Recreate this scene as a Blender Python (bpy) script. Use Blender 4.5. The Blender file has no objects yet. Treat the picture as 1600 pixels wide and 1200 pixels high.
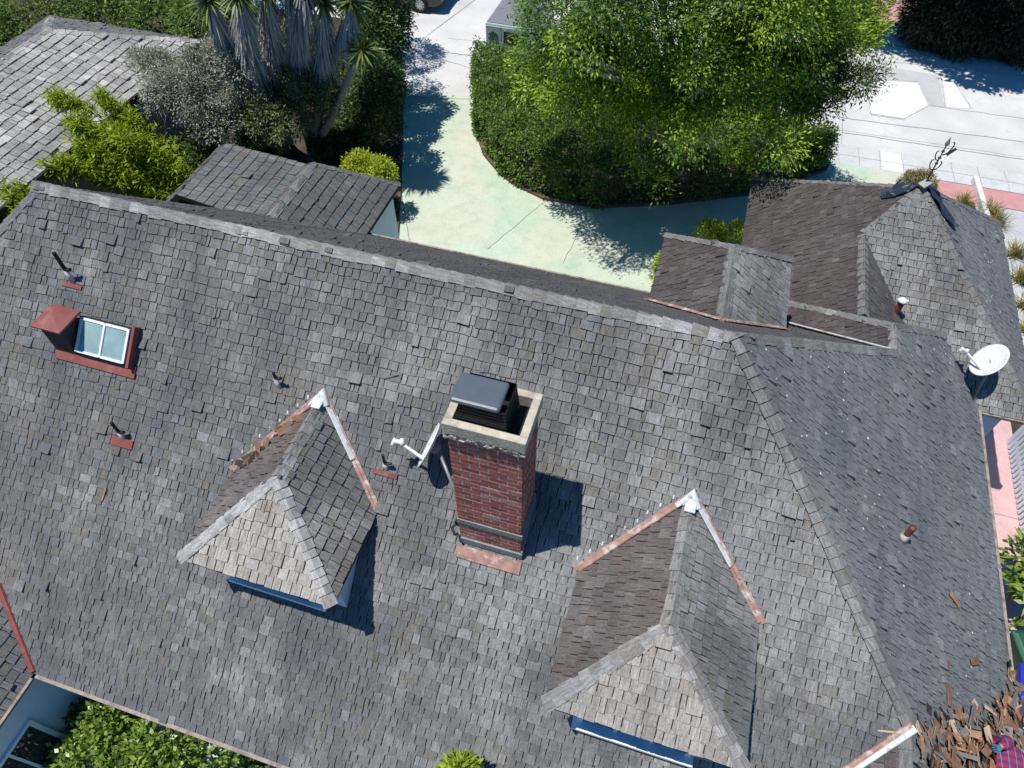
import bpy, math, random
import numpy as np
from mathutils import Vector, Matrix, Quaternion
PI = math.pi
sc = bpy.context.scene
COL = sc.collection

# ------------------------------------------------------------------ camera frame (world: X along the main ridge, Y away, Z up)
CAMZ = 13.5
PITCH, YAW, FPX = math.radians(52), math.radians(17.1), 1100.0
_fw = Vector((-math.sin(YAW), math.cos(YAW), 0)); cR = Vector((math.cos(YAW), math.sin(YAW), 0))
cF = _fw * math.cos(PITCH) + Vector((0, 0, -math.sin(PITCH)))
cU = _fw * math.sin(PITCH) + Vector((0, 0, math.cos(PITCH)))
CAM = Vector((0, 0, CAMZ))
def ray(u, v): return cR * ((u - 800) / FPX) + cU * ((600 - v) / FPX) + cF
def at(u, v, z=0.0):
    d = ray(u, v); return CAM + d * ((z - CAMZ) / d.z)
def on(u, v, p, n):
    d = ray(u, v); return CAM + d * ((Vector(p) - CAM).dot(n) / d.dot(n))

# ------------------------------------------------------------------ object helpers
def tag(o, label=None, cat=None, group=None, kind=None):
    if label: o['label'] = label
    if cat: o['category'] = cat
    if group: o['group'] = group
    if kind: o['kind'] = kind
    return o
def thing(name, loc, label, cat, group=None):
    o = bpy.data.objects.new(name, None); COL.objects.link(o)
    o.location = loc; o.empty_display_size = .2
    return tag(o, label, cat, group)
def link(name, me, parent=None):
    o = bpy.data.objects.new(name, me); COL.objects.link(o)
    if parent is not None:
        o.parent = parent
        r = parent
        while r.parent is not None: r = r.parent
        if parent is r: o.matrix_parent_inverse = Matrix.Translation(-Vector(r.location))
    return o
class MB:
    def __init__(s): s.v = []; s.f = []; s.t = []; s.m = []; s.uv = []
    def add(s, vs, fs, tint=.5, mi=0, uvs=None):
        b = len(s.v); s.v += [tuple(p) for p in vs]
        for k, f in enumerate(fs):
            s.f.append([b + i for i in f]); s.t.append(tint); s.m.append(mi)
            if uvs is not None: s.uv += [uvs[i] for i in f]
            else: s.uv += [(0, 0)] * len(f)
    def box(s, c, size, M=None, tint=.5, mi=0):
        c = Vector(c); h = Vector(size) / 2; P = []
        for sx, sy, sz in ((-1,-1,-1),(1,-1,-1),(1,1,-1),(-1,1,-1),(-1,-1,1),(1,-1,1),(1,1,1),(-1,1,1)):
            q = Vector((sx * h.x, sy * h.y, sz * h.z))
            if M is not None: q = M @ q
            P.append(c + q)
        s.add(P, [(3,2,1,0),(4,5,6,7),(0,1,5,4),(1,2,6,5),(2,3,7,6),(3,0,4,7)], tint, mi)
    def bar(s, p, q, w, h, up=(0,0,1), tint=.5, mi=0):
        p = Vector(p); q = Vector(q); d = q - p
        x = d.normalized(); y = Vector(up).cross(x)
        if y.length < 1e-4: y = Vector((1,0,0)).cross(x)
        y.normalize(); z = x.cross(y)
        s.box((p + q) / 2, (d.length, w, h), Matrix((x, y, z)).transposed(), tint, mi)
    def tube(s, pts, rad, n=8, tint=.5, mi=0, cap=True):
        pts = [Vector(p) for p in pts]
        if not hasattr(rad, '__len__'): rad = [rad] * len(pts)
        V = []; ref = Vector((.3, .2, .93))
        for i, p in enumerate(pts):
            d = (pts[min(i + 1, len(pts) - 1)] - pts[max(i - 1, 0)]).normalized()
            r = ref if abs(d.dot(ref)) < .95 else Vector((1, 0, 0))
            a = d.cross(r).normalized(); b = d.cross(a)
            for k in range(n):
                t = 2 * PI * k / n; V.append(p + (a * math.cos(t) + b * math.sin(t)) * rad[i])
        F = []
        for i in range(len(pts) - 1):
            for k in range(n):
                F.append((i*n + k, i*n + (k+1) % n, (i+1)*n + (k+1) % n, (i+1)*n + k))
        if cap: F.append(tuple(range(n))[::-1]); F.append(tuple((len(pts)-1)*n + k for k in range(n)))
        s.add(V, F, tint, mi)
    def prism(s, poly, z0, z1, tint=.5, mi=0):
        n = len(poly)
        V = [(p[0], p[1], z0) for p in poly] + [(p[0], p[1], z1) for p in poly]
        s.add(V, [tuple(range(n))[::-1], tuple(range(n, 2*n))] + [(i, (i+1) % n, n + (i+1) % n, n + i) for i in range(n)], tint, mi)
    def slab(s, poly3, dn, tint=.5, mi=0):
        n = len(poly3); dn = Vector(dn)
        V = [Vector(p) for p in poly3] + [Vector(p) + dn for p in poly3]
        s.add(V, [tuple(range(n)), tuple(range(n, 2*n))[::-1]] + [(i, n + i, n + (i+1) % n, (i+1) % n) for i in range(n)], tint, mi)
    def mesh(s, name, mats, smooth=False):
        me = bpy.data.meshes.new(name); me.from_pydata(s.v, [], s.f)
        for m in (mats if isinstance(mats, (list, tuple)) else [mats]): me.materials.append(m)
        me.polygons.foreach_set('material_index', s.m)
        a = me.attributes.new('tint', 'FLOAT', 'FACE'); a.data.foreach_set('value', np.array(s.t, dtype=np.float32))
        l = me.uv_layers.new(name='UVMap'); l.data.foreach_set('uv', np.array(s.uv, dtype=np.float32).ravel())
        if smooth: me.polygons.foreach_set('use_smooth', [True] * len(me.polygons))
        me.update(); return me
    def build(s, name, mats, parent=None, smooth=False, bevel=0):
        o = link(name, s.mesh(name, mats, smooth), parent)
        if bevel:
            b = o.modifiers.new('bevel', 'BEVEL'); b.width = bevel; b.segments = 2; b.limit_method = 'ANGLE'
        return o

# ------------------------------------------------------------------ materials
def newmat(name):
    m = bpy.data.materials.new(name); m.use_nodes = True
    nt = m.node_tree; b = nt.nodes['Principled BSDF']
    b.inputs['Specular IOR Level'].default_value = .3
    return m, nt, b
def N(nt, typ, **kw):
    n = nt.nodes.new(typ)
    for k, v in kw.items():
        if k in n.inputs: n.inputs[k].default_value = v
        else: setattr(n, k, v)
    return n
def c4(c): return (c[0], c[1], c[2], 1)
def ramp(nt, src, stops):
    r = N(nt, 'ShaderNodeValToRGB'); nt.links.new(src, r.inputs[0]); e = r.color_ramp.elements
    e[0].position, e[0].color = stops[0][0], c4(stops[0][1]); e[1].position, e[1].color = stops[-1][0], c4(stops[-1][1])
    for p, c in stops[1:-1]:
        x = e.new(p); x.color = c4(c)
    return r.outputs[0]
def mixc(nt, f, a, b, mode='MIX'):
    m = N(nt, 'ShaderNodeMix', data_type='RGBA', blend_type=mode)
    for s, i in ((f, 0), (a, 6), (b, 7)):
        if hasattr(s, 'links'): nt.links.new(s, m.inputs[i])
        else: m.inputs[i].default_value = s if i == 0 else c4(s)
    return m.outputs[2]
def noise(nt, scale, vec=None, detail=4, rough=.6):
    n = N(nt, 'ShaderNodeTexNoise', Scale=scale, Detail=detail, Roughness=rough)
    if vec is None:
        tc = N(nt, 'ShaderNodeTexCoord'); vec = tc.outputs['Object']
    nt.links.new(vec, n.inputs['Vector']); return n.outputs['Fac']
def grey(v): return (v, v, v)
def mat(name, col, rough=.7, var=.25, scale=8, metal=0, spec=.3, bump=0, dirt=None, dscale=2.0, dth=(.5,.7)):
    m, nt, b = newmat(name)
    f = noise(nt, scale)
    c = mixc(nt, 1.0, col, ramp(nt, f, [(.25, grey(1 - var)), (.75, grey(1 + var))]), 'MULTIPLY')
    if dirt:
        g = ramp(nt, noise(nt, dscale, detail=6), [(dth[0], grey(0)), (dth[1], grey(1))])
        c = mixc(nt, g, c, dirt)
    nt.links.new(c, b.inputs['Base Color'])
    b.inputs['Roughness'].default_value = rough; b.inputs['Metallic'].default_value = metal
    b.inputs['Specular IOR Level'].default_value = spec
    if bump:
        bp = N(nt, 'ShaderNodeBump', Strength=bump, Distance=.02); nt.links.new(noise(nt, scale * 4), bp.inputs['Height'])
        nt.links.new(bp.outputs[0], b.inputs['Normal'])
    return m
def mat_shingle(name, cA, cB, bleach, brown, kb=.5, kbr=.35, specks=0, streak=.5, bsc=.55, gx=0):
    m, nt, b = newmat(name)
    at_ = N(nt, 'ShaderNodeAttribute', attribute_name='tint')
    uv = N(nt, 'ShaderNodeUVMap')
    mp = N(nt, 'ShaderNodeMapping'); mp.inputs['Scale'].default_value = (48, 5, 1); nt.links.new(uv.outputs[0], mp.inputs[0])
    st = noise(nt, 1.0, mp.outputs[0], 5, .7)
    c = ramp(nt, at_.outputs['Fac'], [(0, [x * .45 + y * .55 for x, y in zip(cA, cB)]), (.85, cB), (1, [x * 1.22 for x in cB])])
    big = noise(nt, bsc, None, 5, .62)
    tc = N(nt, 'ShaderNodeTexCoord')
    if gx:
        sx = N(nt, 'ShaderNodeSeparateXYZ'); nt.links.new(tc.outputs['Object'], sx.inputs[0]); lx = N(nt, 'ShaderNodeMapRange'); lx.inputs[1].default_value = -9; lx.inputs[2].default_value = 2.5; lx.inputs[3].default_value = -gx; lx.inputs[4].default_value = gx
        nt.links.new(sx.outputs['X'], lx.inputs[0]); ad = N(nt, 'ShaderNodeMath', operation='ADD'); nt.links.new(big, ad.inputs[0]); nt.links.new(lx.outputs[0], ad.inputs[1]); big = ad.outputs[0]
        ds = N(nt, 'ShaderNodeVectorMath', operation='DISTANCE'); ds.inputs[1].default_value = (.1, 4.0, 5.4); nt.links.new(tc.outputs['Object'], ds.inputs[0]); wr = N(nt, 'ShaderNodeMapRange'); wr.inputs[1].default_value = 0; wr.inputs[2].default_value = 2.6; wr.inputs[3].default_value = .13; wr.inputs[4].default_value = 0; nt.links.new(ds.outputs['Value'], wr.inputs[0])
        ad2 = N(nt, 'ShaderNodeMath', operation='ADD'); nt.links.new(big, ad2.inputs[0]); nt.links.new(wr.outputs[0], ad2.inputs[1]); big = ad2.outputs[0]
        c = mixc(nt, 1.0, c, ramp(nt, sx.outputs['X'], [(0, (1, 1, 1)), (1, (1, 1, 1))]) if False else ramp(nt, big, [(.35, (.80,.82,.86)), (.6, (1.05,1.05,1.04))]), 'MULTIPLY')
    fb = N(nt, 'ShaderNodeMath', operation='MULTIPLY'); fb.inputs[1].default_value = kb
    def pert(src, amt):
        q = N(nt, 'ShaderNodeMath', operation='MULTIPLY_ADD'); q.inputs[1].default_value = amt; q.inputs[2].default_value = -.5 * amt; nt.links.new(at_.outputs['Fac'], q.inputs[0])
        s = N(nt, 'ShaderNodeMath', operation='ADD'); nt.links.new(src, s.inputs[0]); nt.links.new(q.outputs[0], s.inputs[1]); return s.outputs[0]
    nt.links.new(ramp(nt, pert(big, .2), [(.48, grey(0)), (.68, grey(1))]), fb.inputs[0])
    c = mixc(nt, fb.outputs[0], c, bleach)
    mp2 = N(nt, 'ShaderNodeMapping'); mp2.inputs['Location'].default_value = (13, 4, 7)
    nt.links.new(tc.outputs['Object'], mp2.inputs[0])
    br = noise(nt, .8, mp2.outputs[0], 4, .6)
    fr = N(nt, 'ShaderNodeMath', operation='MULTIPLY'); fr.inputs[1].default_value = kbr
    nt.links.new(ramp(nt, pert(br, -.3), [(.52, grey(0)), (.70, grey(1))]), fr.inputs[0])
    c = mixc(nt, fr.outputs[0], c, brown)
    c = mixc(nt, 1.0, c, ramp(nt, st, [(.25, grey(1 - streak)), (.5, grey(1)), (.78, grey(1 + streak * 1.3))]), 'MULTIPLY')
    mp3 = N(nt, 'ShaderNodeMapping'); mp3.inputs['Scale'].default_value = (1.7, .28, .28); nt.links.new(tc.outputs['Object'], mp3.inputs[0])
    c = mixc(nt, 1.0, c, ramp(nt, noise(nt, 1.0, mp3.outputs[0], 5, .65), [(.3, (.74,.77,.81)), (.5, (1,1,1)), (.7, (1.2,1.19,1.17))]), 'MULTIPLY')
    fine = noise(nt, 42, None, 3, .7)
    c = mixc(nt, 1.0, c, ramp(nt, fine, [(.25, grey(.72)), (.75, grey(1.28))]), 'MULTIPLY')
    if specks:
        vo = N(nt, 'ShaderNodeTexVoronoi', Scale=5.5); nt.links.new(tc.outputs['Object'], vo.inputs['Vector'])
        sp = ramp(nt, vo.outputs['Distance'], [(specks * .6, grey(1)), (specks, grey(0))])
        gate = ramp(nt, noise(nt, .9, mp2.outputs[0], 3), [(.46, grey(0)), (.54, grey(1))])
        c = mixc(nt, mixc(nt, 1.0, sp, gate, 'MULTIPLY'), c, (.75, .76, .75))
    nt.links.new(c, b.inputs['Base Color']); b.inputs['Roughness'].default_value = .88
    b.inputs['Specular IOR Level'].default_value = .15
    bp = N(nt, 'ShaderNodeBump', Strength=.5, Distance=.006); nt.links.new(st, bp.inputs['Height']); nt.links.new(bp.outputs[0], b.inputs['Normal'])
    return m
def mat_leaf(name, dark, mid, light, trans=.3, rough=.5, spec=.35):
    m, nt, b = newmat(name)
    a = N(nt, 'ShaderNodeAttribute', attribute_name='tint')
    c = ramp(nt, a.outputs['Fac'], [(0, dark), (.5, mid), (1, light)])
    nt.links.new(c, b.inputs['Base Color']); b.inputs['Roughness'].default_value = rough
    b.inputs['Specular IOR Level'].default_value = spec
    t = N(nt, 'ShaderNodeBsdfTranslucent'); tcol = mixc(nt, 1.0, c, (1.25, 1.2, .5), 'MULTIPLY'); nt.links.new(tcol, t.inputs['Color'])
    mx = N(nt, 'ShaderNodeMixShader'); mx.inputs[0].default_value = trans
    nt.links.new(b.outputs[0], mx.inputs[1]); nt.links.new(t.outputs[0], mx.inputs[2])
    nt.links.new(mx.outputs[0], nt.nodes['Material Output'].inputs[0]); return m
M = {}
M['sh_grey'] = mat_shingle('weathered_grey_shingle', (.078,.083,.089), (.165,.169,.168), (.285,.282,.272), (.20,.165,.12), .6, .36, gx=.07)
M['sh_east'] = mat_shingle('blue_grey_shingle', (.10,.11,.118), (.16,.172,.18), (.22,.235,.24), (.20,.17,.12), .4, .15, .11)
M['sh_north'] = mat_shingle('dark_mossy_shingle', (.055,.053,.055), (.10,.096,.096), (.15,.15,.15), (.10,.08,.06), .3, .3)
M['sh_brown'] = mat_shingle('brown_shingle', (.055,.048,.046), (.125,.11,.106), (.20,.185,.178), (.16,.115,.085), .35, .3)
M['sh_dark'] = mat_shingle('dark_umber_shingle', (.032,.028,.027), (.088,.077,.075), (.14,.13,.128), (.10,.075,.06), .35, .3)
M['sh_tan'] = mat_shingle('sun_bleached_shingle', (.18,.168,.15), (.36,.335,.30), (.46,.44,.40), (.36,.28,.20), .4, .3)
M['sh_cap'] = mat_shingle('cap_shingle', (.13,.128,.122), (.27,.264,.252), (.55,.54,.53), (.25,.21,.16), .6, .3)
M['sh_capd'] = mat_shingle('dark_cap_shingle', (.10,.10,.10), (.19,.19,.187), (.29,.29,.28), (.2,.17,.13), .4, .3)
M['shake'] = mat_shingle('silver_shake', (.15,.145,.135), (.38,.37,.345), (.52,.51,.48), (.22,.2,.18), .5, .3, 0, .6)
M['deck'] = mat('roof_underlay', (.022,.021,.022), .9, .3, 20)
M['white'] = mat('white_wall_shade_blue', (.62,.74,.85), .6, .05, 6, dirt=(.52,.62,.70), dscale=3, dth=(.55,.8))  # white walls, with the blue of skylit shade put into the base colour
M['trim'] = mat('white_trim', (.76,.81,.85), .5, .04, 10)
M['drip'] = mat('dirty_drip_edge', (.30,.26,.22), .7, .35, 14, dirt=(.14,.10,.08), dscale=6)
M['copper'] = mat('worn_copper_flashing', (.36,.21,.17), .5, .35, 9, 0, dirt=(.62,.55,.50), dscale=7, dth=(.52,.68))
M['flashw'] = mat('whitewashed_flashing', (.62,.66,.67), .6, .2, 10, dirt=(.36,.22,.18), dscale=6, dth=(.56,.68))
M['redm'] = mat('oxide_red_metal', (.235,.075,.062), .55, .2, 7, dirt=(.34,.17,.14), dscale=5, dth=(.55,.8))
M['galv'] = mat('galvanised_metal', (.68,.67,.64), .45, .2, 12, .3, dirt=(.30,.2,.17), dscale=8)
M['black'] = mat('black_pipe', (.012,.012,.013), .45, .3, 12)
M['darkbox'] = mat('dark_painted_steel', (.03,.026,.026), .6, .3, 10)
M['lid'] = mat('blue_grey_steel_lid', (.095,.118,.142), .42, .12, 5, .1, dirt=(.12,.14,.16), dscale=11, dth=(.62,.72))
M['mesh'] = mat('arrestor_mesh', (.02,.021,.022), .6, .5, 60)
M['crown'] = mat('mortar_crown', (.50,.455,.36), .9, .25, 9, bump=.6, dirt=(.22,.20,.17), dscale=5, dth=(.52,.72))
M['mortar'] = mat('mortar', (.50,.46,.42), .95, .3, 14, bump=.5)
M['cement'] = mat('grey_cement', (.26,.27,.265), .9, .2, 10, bump=.4)
m, nt, b = newmat('red_brick')
a_ = N(nt, 'ShaderNodeAttribute', attribute_name='tint')
c_ = ramp(nt, a_.outputs['Fac'], [(0, (.22,.065,.045)), (.5, (.42,.125,.088)), (.85, (.50,.18,.13)), (1, (.50,.29,.24))])
c_ = mixc(nt, 1.0, c_, ramp(nt, noise(nt, 30), [(.25, grey(.6)), (.75, grey(1.35))]), 'MULTIPLY')
c_ = mixc(nt, ramp(nt, noise(nt, 5, detail=7), [(.50, grey(0)), (.75, grey(.35))]), c_, (.48,.36,.32))
nt.links.new(c_, b.inputs['Base Color']); b.inputs['Roughness'].default_value = .9
M['brick'] = m
def mat_glass(name, col, rough=.08):
    m, nt, b = newmat(name); c = mixc(nt, ramp(nt, noise(nt, 2.2), [(.3, grey(0)), (.7, grey(1))]), col, [x * .62 for x in col])
    nt.links.new(c, b.inputs['Base Color']); b.inputs['Roughness'].default_value = rough
    b.inputs['Specular IOR Level'].default_value = .8; return m
M['skyglass'] = mat_glass('skylight_glazing', (.30,.44,.45), .18)
M['glass'] = mat_glass('dark_window_glass', (.03,.045,.055), .05)
M['dish'] = mat('dish_white', (.72,.74,.73), .4, .05, 9, dirt=(.55,.57,.54), dscale=6)
M['steel'] = mat('grey_bracket', (.25,.27,.29), .45, .15, 10, .4)
M['iron'] = mat('dark_iron', (.045,.04,.037), .6, .3, 12)
M['tarp'] = mat('navy_tarp', (.022,.032,.055), .45, .35, 6, spec=.5)
M['bark'] = mat('bark', (.16,.135,.11), .95, .45, 10, bump=.8)
M['barkg'] = mat('pale_bark', (.36,.33,.29), .95, .35, 10, bump=.8)
M['soil'] = mat('dark_mulch_soil', (.055,.045,.034), .95, .4, 6, bump=.6, dirt=(.10,.08,.05), dscale=1.5)
M['wood'] = [mat('split_cedar_tan', (.38,.215,.12), .85, .4, 9, dirt=(.2,.13,.09), dscale=6), mat('old_cedar_brown', (.22,.12,.078), .9, .4, 9),
             mat('weathered_cedar_grey', (.17,.165,.155), .9, .35, 9, dirt=(.26,.21,.17), dscale=5), mat('pale_split_wood', (.55,.40,.28), .85, .3, 9), mat('dark_wet_wood', (.05,.036,.03), .9, .4, 9)]
# ------------------------------------------------------------------ shingles
def clip(poly, a, b, c):                       # keep a*x+b*y+c >= 0
    out = []
    for i in range(len(poly)):
        p, q = poly[i], poly[(i + 1) % len(poly)]
        dp, dq = a*p[0] + b*p[1] + c, a*q[0] + b*q[1] + c
        if dp >= 0: out.append(p)
        if (dp >= 0) != (dq >= 0):
            t = dp / (dp - dq); out.append((p[0] + (q[0]-p[0])*t, p[1] + (q[1]-p[1])*t))
    return out
def shingle(mb, polys, origin=None, exp=.132, w=(.085, .205), seed=1, butt=.017, gap=(.006, .017), jit=.012, lift=.02, thick_deck=.10, curl=.006, deck=True):
    polys = [[Vector(p) for p in P] for P in polys]
    P0 = max(polys, key=lambda P: sum(((P[i]-P[0]).cross(P[(i+1) % len(P)]-P[0]) for i in range(len(P))), Vector()).length)
    n = sum(((P0[i]-P0[0]).cross(P0[(i+1) % len(P0)]-P0[0]) for i in range(len(P0))), Vector()).normalized()
    if n.z < 0: n = -n
    V = (Vector((0,0,1)) - n * n.z).normalized(); U = V.cross(n)
    allp = [p for P in polys for p in P]
    O = Vector(origin) if origin else min(allp, key=lambda p: p.dot(V))
    for k, P in enumerate(polys):
        q = [((p - O).dot(U), (p - O).dot(V)) for p in P]
        area = sum(q[i][0]*q[(i+1) % len(q)][1] - q[(i+1) % len(q)][0]*q[i][1] for i in range(len(q)))
        if area < 0: q = q[::-1]; P = P[::-1]
        if deck: mb.slab([p - n * .004 for p in P], (0, 0, -thick_deck), .5, 1)
        us = [x[0] for x in q]; vs = [x[1] for x in q]
        edges = []
        for i in range(len(q)):
            x0, y0 = q[i]; x1, y1 = q[(i+1) % len(q)]
            edges.append((-(y1-y0), (x1-x0), -(-(y1-y0)*x0 + (x1-x0)*y0)))
        r0 = int(math.floor(min(vs) / exp)) - 1; r1 = int(math.ceil(max(vs) / exp)) + 1
        for r in range(r0, r1):
            rng = random.Random(seed * 7919 + r * 131)
            u = -60 + rng.random() * .2; bow = rng.uniform(-.004, .004); ptone = .5
            # skip ahead deterministically
            while u < max(us) + .3:
                ww = rng.uniform(*w) if rng.random() > .12 else rng.uniform(w[0]*.6, w[0])
                g = rng.uniform(*gap); j = rng.uniform(-jit, jit) + bow; tin = min(1, max(0, rng.gauss(.45, .22)))
                lf = rng.random(); lf2 = rng.random(); tilt = rng.uniform(-.004, .004); uo = rng.random() * 37; vo = rng.random() * 91; hb = butt * rng.uniform(.65, 1.35); sk = rng.uniform(-.006, .006)
                if u + ww < min(us) - .05: u += ww; continue
                v0 = r * exp + j; v1 = (r + 1) * exp + .035
                if lf < lift: hb += .012 + .03 * lf2; v0 -= .01
                pl = [(u + g/2, v0 + sk), (u + ww - g/2, v0 - sk), (u + ww - g/2, v1), (u + g/2, v1)]
                for e in edges:
                    pl = clip(pl, *e)
                    if len(pl) < 3: break
                if len(pl) >= 3:
                    top = []; uvs = []
                    for (x, y) in pl:
                        h = .003 + hb * max(0, (v1 - y) / (v1 - v0)) + tilt * (x - u) / ww
                        top.append(O + U * x + V * y + n * h); uvs.append((x - u + uo, y - v0 + vo))
                    m_ = len(pl)
                    bot = [O + U * x + V * y - n * .003 for (x, y) in pl]
                    mb.add(top + bot, [tuple(range(m_))] + [(i, m_ + i, m_ + (i+1) % m_, (i+1) % m_) for i in range(m_)], tin, 0, uvs + uvs)
                u += ww
    return n
def caps(mb, p, q, nl, nr, w=.115, step=.135, seed=3, th=.014, hi=.012, tone=(.45, .25), length=None):
    """overlapping bent cap shingles from p (low end, laid first) to q; nl / nr are the normals of the two slopes"""
    rng = random.Random(seed); p = Vector(p); q = Vector(q); d = q - p; L = d.length; a = d / L
    nl = Vector(nl); nr = Vector(nr)
    dl = a.cross(nl).normalized(); dr = nr.cross(a).normalized()
    if dl.z > 0 and abs(dl.z) > .02: dl = -dl
    if dr.z > 0 and abs(dr.z) > .02: dr = -dr
    if dl.dot(dr) > .95: dr = -dr
    up = (nl + nr).normalized(); s = 0.0
    while s < L - .02:
        st = step * rng.uniform(.8, 1.25); e = min(L, s + st + .04)
        for dd, nn in ((dl, nl), (dr, nr)):
            t = min(1, max(0, rng.gauss(*tone))); ww = w * rng.uniform(.88, 1.1); j = rng.uniform(-.015, .015)
            k0, k1 = s + j * .4, e
            lo, hi_ = hi + th * 1.1 + rng.uniform(0, .006), hi
            A = p + a * max(0, k0) + up * (lo + .008); B = p + a * k1 + up * (hi_ + .008)
            C = p + a * k1 + dd * ww + nn * hi_; D = p + a * max(0, k0) + dd * (ww + rng.uniform(-.008, .008)) + nn * lo
            bot = [x - nn * th for x in (A, B, C, D)]
            uo = rng.random() * 50; uvs = [(uo, 0), (uo, k1 - k0), (uo + ww, k1 - k0), (uo + ww, 0)]
            f = [(0,1,2,3), (7,6,5,4), (0,4,5,1), (1,5,6,2), (2,6,7,3), (3,7,4,0)]
            mb.add([A, B, C, D] + bot, f, t, 0, uvs + uvs)
        s += st

# ------------------------------------------------------------------ the house
T = .756 / .851
ZR, ZE = 7.30, 2.613
YR = 6.107
nS = Vector((0, -T, 1)).normalized(); nE = Vector((T, 0, 1)).normalized(); nN = Vector((0, T, 1)).normalized(); nW = Vector((-T, 0, 1)).normalized()
A = Vector((-8.97, YR, ZR)); B = Vector((.887, YR, ZR))
HSE = Vector((3.83, 3.164, 4.685)); VSE = Vector((1.58, .83, ZE)); CSW = Vector((-7.69, .83, ZE)); HSW = Vector((-10.97, 4.107, 5.525))
HNE = Vector((3.83, 9.05, 4.685)); RNE = Vector((3.83, 9.72, 4.685)); CNE = Vector((6.163, 12.07, ZE)); VNE = Vector((1.42, 11.38, ZE)); CNW = Vector((-8.97, 11.38, ZE))
def pS(u, v, off=0): return on(u, v, B + nS * off, nS)
def pE(u, v, off=0): return on(u, v, B + nE * off, nE)
def zS(x, y): return ZR - T * (YR - y)
def zN(x, y): return ZR - T * (y - YR)
house = thing('shingled_house', (-1.5, 6, 0), 'large hip-roofed house under old grey wood shingles, with a red brick chimney and dormers', 'house')

mb = MB(); shingle(mb, [[A, B, HSE, VSE, CSW, HSW]], origin=(0, .83, ZE), seed=11, lift=.03)
o = mb.build('roof_slope', [M['sh_grey'], M['deck']], house); o['label'] = 'broad grey front roof slope'
mb = MB(); shingle(mb, [[B, HNE, HSE], [HNE, RNE, CNE, Vector((6.163, -1.5, ZE)), Vector((3.83, -1.5, 4.685)), HSE]], origin=(6.163, 0, ZE), seed=12, lift=.05, butt=.02, exp=.128)
o = mb.build('roof_slope', [M['sh_east'], M['deck']], house); o['label'] = 'blue-grey end roof slope with lichen specks'
mb = MB(); shingle(mb, [[A, CNW, VNE, HNE, B]], origin=(0, 11.38, ZE), seed=13, lift=.01)
o = mb.build('roof_slope', [M['sh_north'], M['deck']], house); o['label'] = 'dark rear roof slope'
mb = MB(); shingle(mb, [[HNE, VNE, Vector((1.42, 12.07, ZE)), RNE]], seed=14); mb.build('roof_slope', [M['sh_dark'], M['deck']], house)
mb = MB(); shingle(mb, [[RNE, Vector((1.42, 12.07, ZE)), CNE]], seed=15); mb.build('roof_slope', [M['sh_north'], M['deck']], house)
mb = MB(); shingle(mb, [[HSE, VSE, Vector((1.58, -1.5, ZE)), Vector((3.83, -1.5, 4.685))]], seed=16); mb.build('roof_slope', [M['sh_brown'], M['deck']], house)
# west hip slope and south-west wing
WR = Vector((-14.2, YR, 2.66)); 
mb = MB(); shingle(mb, [[A, HSW, Vector((-14.25, .83, ZE)), Vector((-14.25, YR, ZE))]], seed=17, w=(.2, .4), exp=.2); mb.build('roof_slope', [M['sh_grey'], M['deck']], house)
mb = MB(); shingle(mb, [[HSW, CSW, Vector((-7.69, -6, ZE)), Vector((-10.97, -6, 5.525))]], origin=(-7.69, 0, ZE), seed=18, exp=.15, w=(.12, .28)); mb.build('roof_slope', [M['sh_grey'], M['deck']], house)
# north-east wing
P = Vector((4.30, 13.35, 5.04)); k = .84
eW, eE, eN, eS = 1.39, 7.22, 16.26, 10.13
NW_, NE_, SE_ = Vector((eW, eN, 2.6)), Vector((eE, eN, 2.6)), Vector((eE, eS, 2.6))
L1, L2 = Vector((3.46, 12.51, 4.334)), Vector((3.46, 10.2, 4.334))
mb = MB(); shingle(mb, [[P, NW_, Vector((eW, 12.51, 2.6)), L1], [L1, Vector((eW, 12.51, 2.6)), Vector((eW, 10.2, 2.6)), L2]], origin=(eW, 0, 2.6), seed=21, exp=.15)
mb.build('roof_slope', [M['sh_dark'], M['deck']], house)['label'] = 'dark brown side slope of the rear wing'
mb = MB(); shingle(mb, [[P, L1 + Vector((0, 0, .06)), Vector((3.46, eS, 2.6)), SE_]], origin=(0, eS, 2.6), seed=22, exp=.145, lift=.02); mb.build('roof_slope', [M['sh_grey'], M['deck']], house)
mb = MB(); shingle(mb, [[P, SE_, NE_]], seed=23, exp=.14); mb.build('roof_slope', [M['sh_east'], M['deck']], house)
mb = MB(); shingle(mb, [[P, NE_, NW_]], seed=24); mb.build('roof_slope', [M['sh_north'], M['deck']], house)
mb = MB(); shingle(mb, [[L1, L2, Vector((5.5, 10.2, 2.62))]], seed=25); mb.build('roof_slope', [M['sh_north'], M['deck']], house)
# caps
def capobj(name, segs, m, parent=house, **kw):
    mb = MB()
    for i, (p, q, nl, nr) in enumerate(segs): caps(mb, p, q, nl, nr, seed=31 + i * 7 + int(abs(p[0]) * 10), **kw)
    return mb.build(name, m, parent)
nPS = Vector((0, -.75, 1)).normalized(); nPE = Vector((.84, 0, 1)).normalized(); nPW = Vector((-.84, 0, 1)).normalized(); nPN = Vector((0, .84, 1)).normalized()
capobj('ridge_cap', [(A + Vector((-.1, 0, .01)), B, nN, nS)], M['sh_cap'], w=.115, step=.17, tone=(.5, .32), th=.02)
capobj('hip_cap', [(HSE, B, nS, nE)], M['sh_capd'], w=.088, step=.16, hi=.032, th=.02)
capobj('hip_cap', [(HNE + Vector((0, .05, 0)), B, nN, nE)], M['sh_capd'], w=.11, step=.16)
capobj('hip_cap', [(HSW, A, nS, nW)], M['sh_capd'], w=.10, step=.2)
capobj('ridge_cap', [(HNE, RNE, nW, nE)], M['sh_cap'], w=.12, step=.3)
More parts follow.
